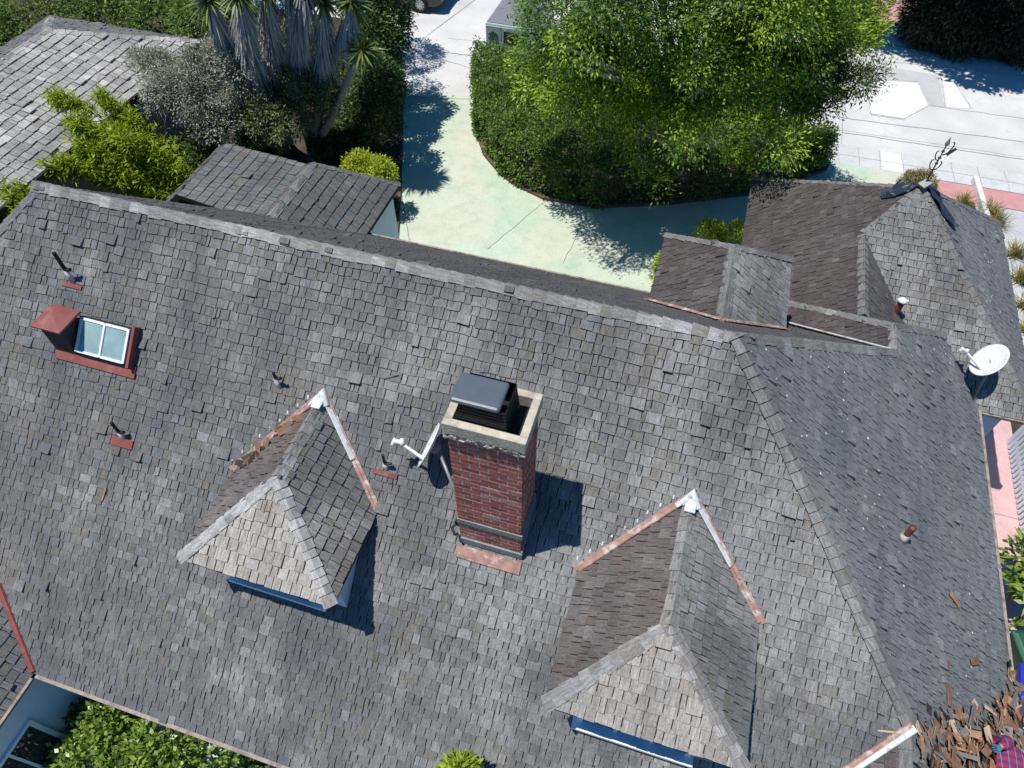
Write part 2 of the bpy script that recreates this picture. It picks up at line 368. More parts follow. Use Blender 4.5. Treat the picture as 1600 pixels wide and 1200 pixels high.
capobj('hip_cap', [(Vector((1.5, 11.99, 2.68)), RNE, nN, nW)], M['sh_capd'], w=.11, step=.22)
capobj('hip_cap', [(CNE, RNE, nE, nN)], M['sh_capd'], w=.11, step=.22)
capobj('ridge_cap', [(Vector((3.83, -1.5, 4.685)), HSE, nW, nE)], M['sh_capd'], w=.14, step=.2)
capobj('hip_cap', [(L1, P, nPS, nPW)], M['sh_capd'], w=.12, step=.2)
capobj('ridge_cap', [(L2, L1, nPW, nPE)], M['sh_capd'], w=.11, step=.2)
capobj('hip_cap', [(SE_, P, nPS, nPE)], M['sh_capd'], w=.10, step=.2)
capobj('hip_cap', [(NW_, P, nPW, nPN)], M['sh_capd'], w=.07, step=.2, tone=(.2, .15))
capobj('hip_cap', [(NE_, P, nPE, nPN)], M['sh_capd'], w=.08, step=.2, tone=(.2, .15))
# walls
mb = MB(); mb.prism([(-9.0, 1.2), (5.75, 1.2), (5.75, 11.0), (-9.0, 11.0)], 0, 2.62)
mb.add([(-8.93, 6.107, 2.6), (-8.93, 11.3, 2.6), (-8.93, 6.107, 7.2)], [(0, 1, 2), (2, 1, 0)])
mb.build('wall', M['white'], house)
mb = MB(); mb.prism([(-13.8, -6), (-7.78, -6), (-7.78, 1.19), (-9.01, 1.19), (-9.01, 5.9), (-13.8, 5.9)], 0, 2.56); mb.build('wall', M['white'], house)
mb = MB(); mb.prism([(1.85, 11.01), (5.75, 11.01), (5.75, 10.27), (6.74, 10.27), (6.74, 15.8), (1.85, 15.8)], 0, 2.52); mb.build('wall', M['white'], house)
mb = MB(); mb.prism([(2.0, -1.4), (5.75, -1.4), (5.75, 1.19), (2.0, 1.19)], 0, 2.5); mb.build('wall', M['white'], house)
# drip edges
mb = MB()
mb.bar((-7.62, .80, ZE + .0), (1.6, .80, ZE + .0), .05, .05)
mb.bar((6.20, -1.5, ZE), (6.20, 12.0, ZE), .045, .05)
mb.bar((-7.655, -6, ZE), (-7.655, .76, ZE), .045, .05)
mb.bar((-8.9, 11.42, ZE), (1.4, 11.42, ZE), .045, .05)
mb.bar((2.6, eS - .03, 2.585), (eE, eS - .03, 2.585), .04, .05)
mb.build('drip_edge', M['drip'], house)
# window in the south-west wing wall
def window(parent, c, w, h, axis, outn, mull=2):
    """flat window on a wall: axis = direction along the wall"""
    ax = Vector(axis); on_ = Vector(outn); c = Vector(c)
    Mx = Matrix((ax, on_, Vector((0, 0, 1)))).transposed()
    mb = MB(); t = .07
    for sx in (-1, 1): mb.box(c + ax * sx * (w/2 - t/2) + on_ * .02, (t, .05, h), Mx)
    for sz in (-1, 1): mb.box(c + Vector((0, 0, sz * (h/2 - t/2))) + on_ * .018, (w - 2*t, .046, t), Mx)
    for i in range(1, mull): mb.box(c + ax * (-w/2 + w * i / mull) + on_ * .014, (.04, .036, h - 2*t), Mx)
    mb.box(c + Vector((0, 0, -h/2 - .03)) + on_ * .05, (w + .12, .12, .05), Mx)
    f = mb.build('window', M['trim'], parent)
    mb = MB(); mb.box(c + on_ * .004, (w - 2*t, .012, h - 2*t), Mx); p = link('pane', mb.mesh('pane', M['glass']), f)
    p.matrix_parent_inverse = Matrix.Identity(4)
    return f
window(house, (-7.78, -.45, 1.35), 1.5, 1.2, (0, 1, 0), (1, 0, 0), 3)

# child-of-part helper (parts already carry the root offset through their parent inverse, so sub-parts need none)
def sub(name, mb, m, part, smooth=False, bevel=0):
    o = link(name, mb.mesh(name, m, smooth), None); o.parent = part; o.matrix_parent_inverse = Matrix.Identity(4)
    if bevel:
        b = o.modifiers.new('bevel', 'BEVEL'); b.width = bevel; b.segments = 2; b.limit_method = 'ANGLE'
    return o
V = (Vector((0, 0, 1)) - nS * nS.z).normalized()
def dormer(x0, s, ya, ye, zr, w, yc, ze, yv, wallin, mats, label, tint_front, seed, win=True, white=True, tone=(.5, .25)):
    """hipped dormer; s=-1 faces the camera side, +1 faces away; ya valley apex, ye ridge end, yc eave corner, yv valley foot"""
    Ra, Re = Vector((x0, ya, zr)), Vector((x0, ye, zr))
    Cw, Ce = Vector((x0 - w, yc, ze)), Vector((x0 + w, yc, ze)); Vw, Ve = Vector((x0 - w, yv, ze)), Vector((x0 + w, yv, ze))
    zf = zS if s < 0 else zN
    mb = MB(); xi = w - .12; yw = yc - s * wallin; zt = ze - .03
    # walls: front and two cheeks, running down to the roof slope
    yb = yv - s * .0
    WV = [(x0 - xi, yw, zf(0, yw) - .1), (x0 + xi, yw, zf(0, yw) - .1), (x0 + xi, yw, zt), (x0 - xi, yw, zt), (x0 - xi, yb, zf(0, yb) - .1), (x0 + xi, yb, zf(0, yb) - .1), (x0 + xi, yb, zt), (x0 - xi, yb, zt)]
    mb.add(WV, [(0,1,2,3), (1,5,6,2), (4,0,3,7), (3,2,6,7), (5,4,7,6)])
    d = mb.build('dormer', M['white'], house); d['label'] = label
    tw = (zr - ze) / w
    for pl, mm, sd in (([Ra, Re, Cw, Vw], mats[0], 1), ([Re, Ra, Ve, Ce], mats[1], 2), ([Re, Cw, Ce], mats[2], 3)):
        mb = MB(); shingle(mb, [pl], seed=seed + sd, exp=.15, w=(.09, .2), lift=.04, butt=.02, thick_deck=.06); sub('roof_slope', mb, [mm, M['deck']], d)
    nw = Vector((-tw, 0, 1)).normalized(); ne = Vector((tw, 0, 1)).normalized(); tf = (zr - ze) / abs(ye - yc); nf = Vector((0, s * tf, 1)).normalized()
    mb = MB()
    caps(mb, Cw + Vector((0, 0, .015)), Re, nf, nw, seed=seed, w=.085, step=.13, tone=tone); caps(mb, Ce + Vector((0, 0, .015)), Re, nf, ne, seed=seed + 5, w=.085, step=.13, tone=tone)
    caps(mb, Re, Ra, nw, ne, seed=seed + 9, w=.10, step=.17, tone=(.35, .2))
    sub('hip_cap', mb, M['sh_cap'] if tone[0] > .3 else M['sh_capd'], d)
    # valley flashings lying along both valleys
    ns = nS if s < 0 else nN
    for sd, V_, nn in ((-1, Vw, nw), (1, Ve, ne)):
        mb = MB(); up = (ns + nn).normalized(); e = (V_ - Ra)
        out = (Vector((sd, 0, 0)) - ns * ns.x * sd).normalized()
        a0 = Ra + up * .035; a1 = V_ + up * .03
        mb.bar(a0 + out * .05, a1 + out * .05, .06, .012, ns, mi=0)
        mb.tube([a0 - out * .0, (a0 + a1) / 2 + up * .008, a1 - out * .01], .027, 8, mi=1)
        if white and sd < 0:
            for q in range(9):
                pp = a0.lerp(a1, (q + .6) / 9.5) + out * (.125 + .012 * (q % 3)); mb.bar(pp - ns * .008, pp + (V * .05) - ns * .006, .022, .008, ns, mi=2)
        if white:
            f0, f1 = (0, .55) if sd > 0 else (0, .12)
            mb.bar(Ra + e * f0 + up * .075, Ra + e * f1 + up * .072, .07, .02, nn, mi=2)
        sub('valley_flashing', mb, [M['copper'], M['copper'], M['flashw']], d, bevel=.005)
    if white:
        mb = MB(); mb.tube([Ra + Vector((-.1, s * .10, -.02)), Ra + Vector((0, -s * .02, .075)), Ra + Vector((.1, s * .12, -.02))], [.05, .07, .05], 8)
        mb.box(Ra + Vector((0, s * .12, .05)), (.13, .22, .03)); sub('ridge_saddle', mb, M['flashw'], d, True, .008)
    if win:
        mb = MB(); cz = zf(0, yw); h0 = cz + .12; h1 = zt - .12; ww = xi * .68
        yo = yw + s * .03
        for sx in (-1, 1): mb.box((x0 + sx * ww, yo, (h0 + h1) / 2), (.07, .07, h1 - h0))
        mb.box((x0, yo, h1 - .035), (2 * ww - .07, .06, .07)); mb.box((x0, yo + s * .05, h0 + .0), (2 * ww + .16, .16, .06))
        for q in (-.33, .33): mb.box((x0 + q * ww, yo, (h0 + h1) / 2), (.04, .05, h1 - h0 - .07))
        f = sub('window', mb, M['trim'], d)
        mb = MB(); mb.box((x0, yw + s * .012, (h0 + h1) / 2), (2 * ww - .07, .02, h1 - h0 - .07)); sub('pane', mb, M['glass'], d)
    return d
dormer(-4.06, -1, 4.65, 3.38, 6.0, 1.06, 2.34, 5.13, 3.68, .30, (M['sh_brown'], M['sh_grey'], M['sh_tan']), 'front dormer left of the chimney', .6, 41)
dormer(.85, -1, 4.60, 2.99, 5.96, 1.10, 2.02, 5.13, 3.67, .27, (M['sh_brown'], M['sh_grey'], M['sh_tan']), 'front dormer right of the chimney', .6, 51)
dormer(.85, 1, 7.62, 9.35, 5.97, 1.12, 10.50, 5.0, 8.72, .2, (M['sh_dark'], M['sh_grey'], M['sh_north']), 'small rear dormer with dark brown shingles', .4, 61, False, False, (.2, .15))
# rear garage wing (two low parallel gables, hipped at the far end)
def rearwing():
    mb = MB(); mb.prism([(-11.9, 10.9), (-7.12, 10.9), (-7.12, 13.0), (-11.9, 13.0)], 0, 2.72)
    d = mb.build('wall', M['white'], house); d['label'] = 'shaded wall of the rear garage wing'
    zr = 4.0; x2 = -8.38; xE = -7.0; ze = zr - .9 * (x2 - xE) * -1
    ze = zr - .9 * (xE - x2); yn = 11.85; yC = 13.24
    zv = 3.45; xv = x2 - (zr - zv) / .9; x1 = -10.95; z1 = 3.74
    y_v = lambda z: YR + (ZR - z) / T
    for pl, mm, sd in (([(x2, yn, zr), (x2, y_v(zr), zr), (xE, y_v(ze), ze), (xE, yC, ze)], M['sh_grey'], 1),
                   ([(x2, yn, zr), (xv, yn + .52, zv), (xv, y_v(zv), zv), (x2, y_v(zr), zr)], M['sh_brown'], 2),
                   ([(x1, 12.2, z1), (x1, 10.2, z1), (xv, 10.2, zv), (xv, yn + .52, zv)], M['sh_grey'], 3),
                   ([(x1, 12.2, z1), (-12.2, 13.3, 2.7), (-12.2, 10.2, 2.7), (x1, 10.2, z1)], M['sh_brown'], 4),
                   ([(x1, 12.2, z1), (xv, yn + .52, zv), (x2, yn, zr), (xE, yC, ze), (-12.2, 13.3, 2.7)], M['sh_north'], 5)):
        mb = MB()
        if sd == 5:
            for tri in ([pl[0], pl[1], pl[4]], [pl[2], pl[3], pl[1]], [pl[1], pl[3], pl[4]]): shingle(mb, [tri], seed=80, deck=True)
        else: shingle(mb, [pl], seed=70 + sd, exp=.22, w=(.13, .24), butt=.024, gap=(.006, .014), jit=.006, lift=.03)
        mb.build('roof_slope', [mm, M['deck']], house)
    n1 = Vector((.9, 0, 1)).normalized(); n2 = Vector((-.9, 0, 1)).normalized(); n3 = Vector((0, .9, 1)).normalized()
    mb = MB(); caps(mb, (xE, yC, ze), (x2, yn, zr), n1, n3, w=.09, step=.22, seed=5, tone=(.25, .2)); mb.build('hip_cap', M['sh_capd'], house); mb = MB(); caps(mb, (x2, y_v(zr) + .05, zr), (x2, yn, zr), n2, n1, w=.14, step=.45, seed=6, th=.02, tone=(.5, .2)); mb.build('ridge_cap', M['sh_cap'], house)
    mb = MB(); caps(mb, (xv, yn + .52, zv), (x1, 12.2, z1), Vector((0,.3,1)).normalized(), Vector((.1,0,1)).normalized(), w=.10, step=.22, seed=7, tone=(.25, .2)); mb.build('hip_cap', M['sh_capd'], house); mb = MB(); caps(mb, (x1, 10.2, z1), (x1, 12.2, z1), n2, n1, w=.13, step=.3, seed=8, tone=(.35, .25))
    mb.build('ridge_cap', M['sh_capd'], house)
    mb = MB(); mb.bar((x2 + .05, y_v(zr) - .03, zr + .03), (xE, y_v(ze) - .03, ze + .03), .06, .03, nN); mb.build('valley_flashing', M['copper'], house)
rearwing()
# flashing beside the gable over the rear link, and on the south-east wing and the south-west valley
mb = MB(); mb.bar(HNE + nN * .04 + Vector((-.1, .03, 0)), Vector((1.75, 11.05, 2.96)) + nN * .04, .05, .02, nN); mb.build('valley_flashing', M['flashw'], house)
mb = MB(); e = VSE - HSE
mb.tube([HSE + Vector((-.02, -.02, .06)), HSE + e * .5 + Vector((0, 0, .05)), VSE + Vector((0, 0, .04))], .035, 8)
mb.bar(HSE + Vector((-.1, .08, .02)), VSE + Vector((-.1, .08, .0)), .12, .012, nS); mb.bar(HSE + Vector((.02, -.05, .09)), HSE + e * .25 + Vector((.03, -.03, .08)), .08, .02, nW, mi=1)
mb.build('valley_flashing', [M['copper'], M['flashw']], house)
mb = MB(); e = HSW - CSW; mb.tube([CSW + Vector((.0, .02, .03)), CSW + e * .5 + Vector((0, 0, .03)), HSW + Vector((0, 0, .03))], .05, 8); mb.build('valley_flashing', M['redm'], house)

# ------------------------------------------------------------------ chimney
cx0, cx1, cy0, cy1 = -1.80, -1.00, 3.62, 4.19
def chimney():
    rng = random.Random(5); mb = MB()
    zb, zt = zS(0, cy0) - .15, 7.62
    mb.prism([(cx0 + .0015, cy0 + .0015), (cx1 - .0015, cy0 + .0015), (cx1 - .0015, cy1 - .0015), (cx0 + .0015, cy1 - .0015)], zb, zt, .5, 1)
    h = .063; L = .198; j = .0165; rows = int((zt - zb) / (h + j))
    for r in range(rows):
        z = zb + .01 + (r + .5) * (h + j)
        for side in range(4):
            if side == 0: a0, a1, fx = cx0, cx1, cy0
            elif side == 1: a0, a1, fx = cy0, cy1, cx1
            elif side == 2: a0, a1, fx = cx0, cx1, cy1
            else: a0, a1, fx = cy0, cy1, cx0
            x = a0 - (L / 2 if (r + side) % 2 else 0)
            while x < a1 - .01:
                s0 = max(a0, x); s1 = min(a1, x + L)
                if s1 - s0 > .03:
                    t = min(1, max(0, rng.gauss(.5, .24))); p = rng.uniform(.0004, .003); c = (s0 + s1) / 2; l = s1 - s0 - .002
                    dz = rng.uniform(-.003, .003)
                    if side in (0, 2): mb.box((c, fx + (.0250 - p) * (1 if side == 0 else -1), z + dz), (l, .05, h + rng.uniform(-.006, .002)), None, t, 0)
                    else: mb.box((fx + (.0250 - p) * (-1 if side == 1 else 1), c, z + dz), (.05, l - .012, h + rng.uniform(-.006, .002)), None, t, 0)
                x += L + j
    ch = mb.build('chimney', [M['brick'], M['mortar']], house); ch['label'] = 'red brick chimney'
    # crown: a mortar ring with a dark flue inside
    mb = MB(); o_ = .035; X0, X1, Y0, Y1 = cx0 - o_, cx1 + o_, cy0 - o_, cy1 + o_; t = .085; z0, z1 = 7.625, 7.80
    nn = 14
    def ring(xa, xb, ya, yb):
        mb.box(((xa + xb) / 2, (ya + yb) / 2, (z0 + z1) / 2), (xb - xa, yb - ya, z1 - z0), None)
    ring(X0, X1, Y0, Y0 + t); ring(X0, X1, Y1 - t, Y1); ring(X0, X0 + t, Y0 + t, Y1 - t); ring(X1 - t, X1, Y0 + t, Y1 - t)
    mb.box(((X0+X1)/2, (Y0+Y1)/2, z0 + .01), (X1-X0-2*t, Y1-Y0-2*t, .02), None, .5, 1)
    rng = random.Random(8)
    for i in range(70):                                           # crumbly mortar under the crown edge
        q = rng.random(); mb.box((X0 + .02 + q * (X1 - X0 - .04), cy0 - .006 - .02 * rng.random(), 7.60 + rng.uniform(-.05, .02)), (rng.uniform(.015, .06), .03, rng.uniform(.015, .05)), Matrix.Rotation(rng.random(), 3, 'Y'))
    sub('chimney_crown', mb, [M['crown'], M['black']], ch, bevel=.012)
    mb = MB()
    for z in (5.70,): mb.box(((cx0+cx1)/2, (cy0+cy1)/2, z), (cx1-cx0+.03, cy1-cy0+.03, .10), None)
    zf = zS(0, cy0); mb.box(((cx0+cx1)/2, cy0 - .012, zf + .10), (cx1-cx0+.04, .02, .13), None)
    yb0, yb1 = cy0 - .01, cy1
    for x in (cx0 - .012, cx1 + .012):
        mb.add([(x - .01, yb0, zS(0, yb0) - .02), (x + .01, yb0, zS(0, yb0) - .02), (x + .01, yb1, zS(0, yb1) - .02), (x - .01, yb1, zS(0, yb1) - .02),
                (x - .01, yb0, zS(0, yb0) + .22), (x + .01, yb0, zS(0, yb0) + .22), (x + .01, yb1, zS(0, yb1) + .22), (x - .01, yb1, zS(0, yb1) + .22)],
               [(3,2,1,0), (4,5,6,7), (0,1,5,4), (1,2,6,5), (2,3,7,6), (3,0,4,7)])
    sub('cement_band', mb, M['cement'], ch)
    mb = MB(); c = Vector(((cx0+cx1)/2, cy0 - .085, zS(0, cy0 - .085))) + nS * .032
    V = (Vector((0,0,1)) - nS * nS.z).normalized(); Mx = Matrix((Vector((1,0,0)), V, nS)).transposed()
    mb.box(c, (cx1-cx0+.06, .17, .012), Mx); sub('flashing', mb, M['copper'], ch)
    # spark arrestor: flared mesh cage under a sheet lid
    mb = MB(); bx0, bx1, by0, by1, zb_ = cx0 + .07, cx1 - .19, cy0 + .06, cy1 - .06, 7.66
    tx0, tx1, ty0, ty1, zt_ = bx0 + .05, bx1 - .02, by0 + .03, by1 - .05, 8.06
    mb.add([(bx0, by0, zb_), (bx1, by0, zb_), (bx1, by1, zb_), (bx0, by1, zb_), (tx0, ty0, zt_), (tx1, ty0, zt_), (tx1, ty1, zt_), (tx0, ty1, zt_)], [(0,1,5,4), (1,2,6,5), (2,3,7,6), (3,0,4,7)], .5, 0)
    for i in range(9):
        f = (i + .5) / 9; g = lambda a, b_: a + (b_ - a) * f
        z = g(zb_, zt_); xs = (g(bx0, tx0) - .004, g(bx1, tx1) + .004); ys = (g(by0, ty0) - .004, g(by1, ty1) + .004)
        mb.bar((xs[0], ys[0], z), (xs[1], ys[0], z), .004, .006, mi=0); mb.bar((xs[1], ys[0], z), (xs[1], ys[1], z), .004, .006, mi=0)
    cage = sub('spark_arrestor', mb, [M['mesh'], M['iron']], ch)
    mb = MB(); lx0, lx1, ly0, ly1 = -1.765, -1.255, 3.665, 4.03
    mb.box(((lx0+lx1)/2, (ly0+ly1)/2, 8.095), (lx1-lx0, ly1-ly0, .06), None); sub('arrestor_lid', mb, M['lid'], ch, bevel=.03)
chimney()

# ------------------------------------------------------------------ skylight and hood
def slopeM(n):
    V = (Vector((0,0,1)) - n * n.z).normalized(); U = V.cross(n); return U, V, Matrix((U, V, n)).transposed()
U, V, MS = slopeM(nS)
def skylight():
    p = [pS(131, 497, .12), pS(203, 517, .12), pS(193, 567, .12), pS(119, 547, .12)]
    c = sum(p, Vector()) / 4; w = ((p[1]-p[0]).length + (p[2]-p[3]).length) / 2; h = ((p[3]-p[0]).length + (p[2]-p[1]).length) / 2
    mb = MB(); mb.box(c - nS * .075, (w + .10, h + .06, .15), MS); s = mb.build('skylight', M['darkbox'], house)
    mb = MB(); t = .035
    for x in (-w/2, 0, w/2): mb.box(c + U * x + nS * .012, (t * (1 if x else .8), h + .02, .035), MS)
    for y in (-h/2, h/2):
        for q in (-1, 1): mb.box(c + V * y + U * q * (w/4) + nS * .011, (w/2 - t, t, .033), MS)
    sub('frame', mb, M['trim'], s)
    for q in (-1, 1):
        mb = MB(); mb.box(c + U * q * (w/4) + nS * .004, (w/2 - t, h - t, .012), MS); sub('pane', mb, M['skyglass'], s)
    mb = MB(); mb.box(c + V * (-h/2 - .115) + U * (-.14) - nS * .085, (w + .55, .17, .012), MS); mb.box(c + U * (w/2 + .075) - nS * .05, (.04, h + .12, .16), MS); sub('flashing', mb, M['redm'], s)
    # vent hood at its left
    base = pS(116, 536); top = base + Vector((0, 0, 0)); 
    mb = MB(); hx, hy = .18, .16; z1 = base.z + .45
    V8 = []
    for z in (0, 1):
        for sx, sy in ((-1,-1), (1,-1), (1,1), (-1,1)):
            x, y = base.x + sx * hx - .05, base.y + sy * hy + .02
            V8.append((x, y, (zS(0, y) - .03) if z == 0 else z1))
    mb.add(V8, [(0,1,5,4), (1,2,6,5), (2,3,7,6), (3,0,4,7), (4,5,6,7)]); vh = mb.build('vent_hood', M['darkbox'], house)
    mb = MB(); g = .06; x, y = base.x - .05, base.y + .02; X, Y = hx + g, hy + g
    mb.add([(x-X, y-Y, z1), (x+X, y-Y, z1), (x+X, y+Y, z1), (x-X, y+Y, z1), (x-X, y-Y, z1+.03), (x+X, y-Y, z1+.03), (x+X, y+Y, z1+.03), (x-X, y+Y, z1+.03), (x, y, z1+.10)],
           [(3,2,1,0), (0,1,5,4), (1,2,6,5), (2,3,7,6), (3,0,4,7), (4,5,8), (5,6,8), (6,7,8), (7,4,8)]); sub('hood_cap', mb, M['redm'], vh)
skylight()
def vent(u, v, n, h, m, r=.03, elbow=True, cone=True, flange=True, fp=None, cf=.42, label=None, fw=.13):
    b = (pS if n is nS else pE)(u, v) if fp is None else Vector(fp)
    Vd = (Vector((0,0,1)) - n * n.z).normalized(); Ud = Vd.cross(n); Mx = Matrix((Ud, Vd, n)).transposed()
    mb = MB(); top = b + Vector((0, 0, h)); c0 = b + Vector((0, 0, h * cf))
    mb.tube([c0 - Vector((0, 0, .04)), top], r, 10, cap=False); mb.tube([top - Vector((0,0,.002)), top - Vector((0,0,.09))], r * .75, 10)
    if elbow: mb.tube([c0 + Vector((0, 0, .03)), c0 + Vector((.05, 0, .02)), c0 + Vector((.09, .01, .03))], r, 8)
    p = mb.build('vent_pipe', m, house, True)
    if label: p['label'] = label
    if cone:
        mb = MB(); mb.tube([b - n * .02, b + Vector((0, 0, h * .2)), c0], [r * 1.9, r * 1.45, r * 1.15], 10); mb.tube([b + Vector((-.045, 0, -.02)), c0 + Vector((-.02, 0, -.02))], r * .8, 8); sub('boot', mb, M['galv'], p, True)
    if flange:
        mb = MB(); mb.box(b + n * .03 - Vd * .05, (.34, fw, .01), Mx); sub('flashing', mb, M['redm'], p)
vent(115, 441, nS, .55, M['black'], .027, label='tall black vent pipe near the ridge end', fw=.06)
vent(194, 686, nS, .40, M['black'], .024, label='black vent pipe above the left eave')
vent(437, 606, nS, .32, M['black'], .02, flange=False, cf=.62)
vent(604, 734, nS, .36, M['iron'], .02, fw=.06)
vent(1410, 842, nE, .33, M['redm'], .045, elbow=False, flange=False, label='rusty red flue stub')
vent(0, 0, nPS, .46, M['redm'], .062, cf=.2, elbow=False, flange=False, fp=on(1394, 497, P, nPS), label='red flue with white cap in the roof valley')
b_ = on(1394, 497, P, nPS); mb = MB(); mb.tube([b_ + Vector((0, 0, .46)), b_ + Vector((0, 0, .49)), b_ + Vector((0, 0, .53))], [.085, .085, .04], 12); mb.tube([b_ + Vector((-.09, .02, .46)), b_ + Vector((.10, 0, .49))], .03, 8)
mb.build('flue_cap', M['dish'], house, True)

# ------------------------------------------------------------------ ground, drive, street
def flat(name, polys, z, mats, mis=None, kind='structure', extra=None):
    mb = MB()
    for i, p in enumerate(polys):
        p = [(q[0], q[1]) for q in p]; ar = sum(p[j][0]*p[(j+1) % len(p)][1] - p[(j+1) % len(p)][0]*p[j][1] for j in range(len(p)))
        if ar < 0: p = p[::-1]
        mb.add([(x, y, z) for x, y in p], [tuple(range(len(p)))], .5, mis[i] if mis else 0)
    if extra: extra(mb)
    o = mb.build(name, mats); o['kind'] = kind; return o
def mat_concrete(name, col, stain, k=.5, sc=.7, col2=None, rough=.85):
    m, nt, b = newmat(name)
    c = mixc(nt, ramp(nt, noise(nt, sc, None, 7, .62), [(.42, grey(0)), (.68, grey(k))]), col, stain)
    if col2:
        tc = N(nt, 'ShaderNodeTexCoord'); mp = N(nt, 'ShaderNodeMapping'); mp.inputs['Location'].default_value = (3, 17, 0); nt.links.new(tc.outputs['Object'], mp.inputs[0])
        c = mixc(nt, ramp(nt, noise(nt, .33, mp.outputs[0], 6, .6), [(.42, grey(0)), (.62, grey(.8))]), c, col2)
    c = mixc(nt, 1.0, c, ramp(nt, noise(nt, 30, None, 5, .7), [(.3, grey(.88)), (.7, grey(1.1))]), 'MULTIPLY')
    c = mixc(nt, 1.0, c, ramp(nt, noise(nt, 2.4, None, 9, .68), [(.32, (.86,.87,.86)), (.5, grey(1)), (.7, grey(1.05))]), 'MULTIPLY')
    nt.links.new(c, b.inputs['Base Color']); b.inputs['Roughness'].default_value = rough; b.inputs['Specular IOR Level'].default_value = .2
    return m
M['street'] = mat_concrete('pale_worn_concrete', (.60,.595,.58), (.46,.455,.445), .8, .6)
M['street2'] = mat_concrete('white_concrete_patch', (.70,.695,.68), (.62,.615,.60), .5, .6)
M['street3'] = mat_concrete('grey_concrete_patch', (.47,.475,.48), (.40,.405,.41), .6, .6)
M['walkway'] = mat_concrete('sidewalk_concrete', (.54,.55,.55), (.45,.46,.46), .6, 1.0)
M['green'] = mat_concrete('faded_green_painted_concrete', (.405,.525,.405), (.54,.60,.50), .9, .45, (.58,.545,.44))
M['pink'] = mat_concrete('pink_concrete', (.60,.39,.385), (.50,.33,.32), .5, .9)
M['pinkbrick'] = mat_concrete('pink_brick_paving', (.52,.27,.265), (.46,.25,.24), .6, 3)
M['jointp'] = mat('faint_concrete_joint', (.34,.34,.34), .9, .3, 6)
M['joint'] = mat('concrete_joint', (.20,.21,.19), .9, .3, 6)
M['kerb'] = mat('red_brown_kerb', (.12,.07,.058), .85, .3, 6)
flat('ground', [[(-70, -50), (70, -50), (70, 90), (-70, 90)]], 0, M['soil'])
def strip(mb, pts, w, z, mi=0, jit=0, seed=1):
    rng = random.Random(seed); P_ = [Vector((p[0], p[1], 0)) for p in pts]; L = []
    for i, p in enumerate(P_):
        d = (P_[min(i+1, len(P_)-1)] - P_[max(0, i-1)]).normalized(); s = Vector((-d.y, d.x, 0)); j = rng.uniform(-jit, jit)
        L.append((p + s * (w/2 + j), p - s * (w/2 - j)))
    for i in range(len(L) - 1):
        a, b_ = L[i], L[i+1]
        q = [a[0], b_[0], b_[1], a[1]]; q = [(x.x, x.y, z) for x in q]
        if (q[1][0]-q[0][0])*(q[2][1]-q[0][1]) - (q[1][1]-q[0][1])*(q[2][0]-q[0][0]) < 0: q = q[::-1]
        mb.add(q, [(0, 1, 2, 3)], .5, mi)
def px(*uv): return [at(u, v, 0) for u, v in uv]
def wob(p, q, n, a, seed):
    rng = random.Random(seed); p = Vector(p); q = Vector(q)
    return [p + (q - p) * (i / n) + Vector((rng.uniform(-a, a), rng.uniform(-a, a), 0)) for i in range(n + 1)]
inner = [(742, 150), (742, 200), (757, 243), (778, 268), (800, 287), (850, 312), (930, 325), (1050, 319), (1165, 305), (1235, 287), (1290, 266)]
IN = px(*inner)
left = px((628, 150), (627, 240), (624, 310), (620, 370))
# driveway: from the apron line round to the street at the right
dr = [left[0]] + left[1:] + [Vector((-7.6, 13.2, 0)), Vector((-7.3, 11.2, 0)), Vector((1.9, 11.2, 0)), Vector((1.9, 16.0, 0)), Vector((7.3, 16.0, 0)), Vector((6.55, 21.78, 0)), at(1322, 254), at(1302, 252)] + [IN[i] for i in range(len(IN) - 1, -1, -1)]
def djoint(mb):
    strip(mb, wob(at(762, 390), at(868, 300), 14, .02, 3), .02, .016, 1, .005); strip(mb, wob(at(880, 412), at(915, 340), 10, .02, 4), .018, .016, 1, .008)
    strip(mb, wob(at(628, 306), at(640, 378), 8, .01, 6), .02, .016, 1)
    strip(mb, wob(at(636, 152), at(742, 156), 10, .015, 5), .03, .016, 1)
def ear(poly):                                           # tessellate a concave outline
    from mathutils.geometry import tessellate_polygon
    return [[poly[i] for i in t] for t in tessellate_polygon([[Vector((p[0], p[1], 0)) for p in poly]])]
flat('driveway', ear(dr), .012, [M['green'], M['joint']], None, extra=djoint)
# kerb lines of the driveway
mb = MB()
for i in range(len(IN) - 1): mb.bar(IN[i] + Vector((0, 0, .06)), IN[i+1] + Vector((0, 0, .045)), .09, .10 + .002 * (i % 2))
for i in range(len(left) - 1): mb.bar(left[i] + Vector((0, 0, .05)), left[i+1] + Vector((0, 0, .05)), .10, .11 + .002 * (i % 2))
mb.build('driveway_kerb', M['kerb'])['kind'] = 'structure'
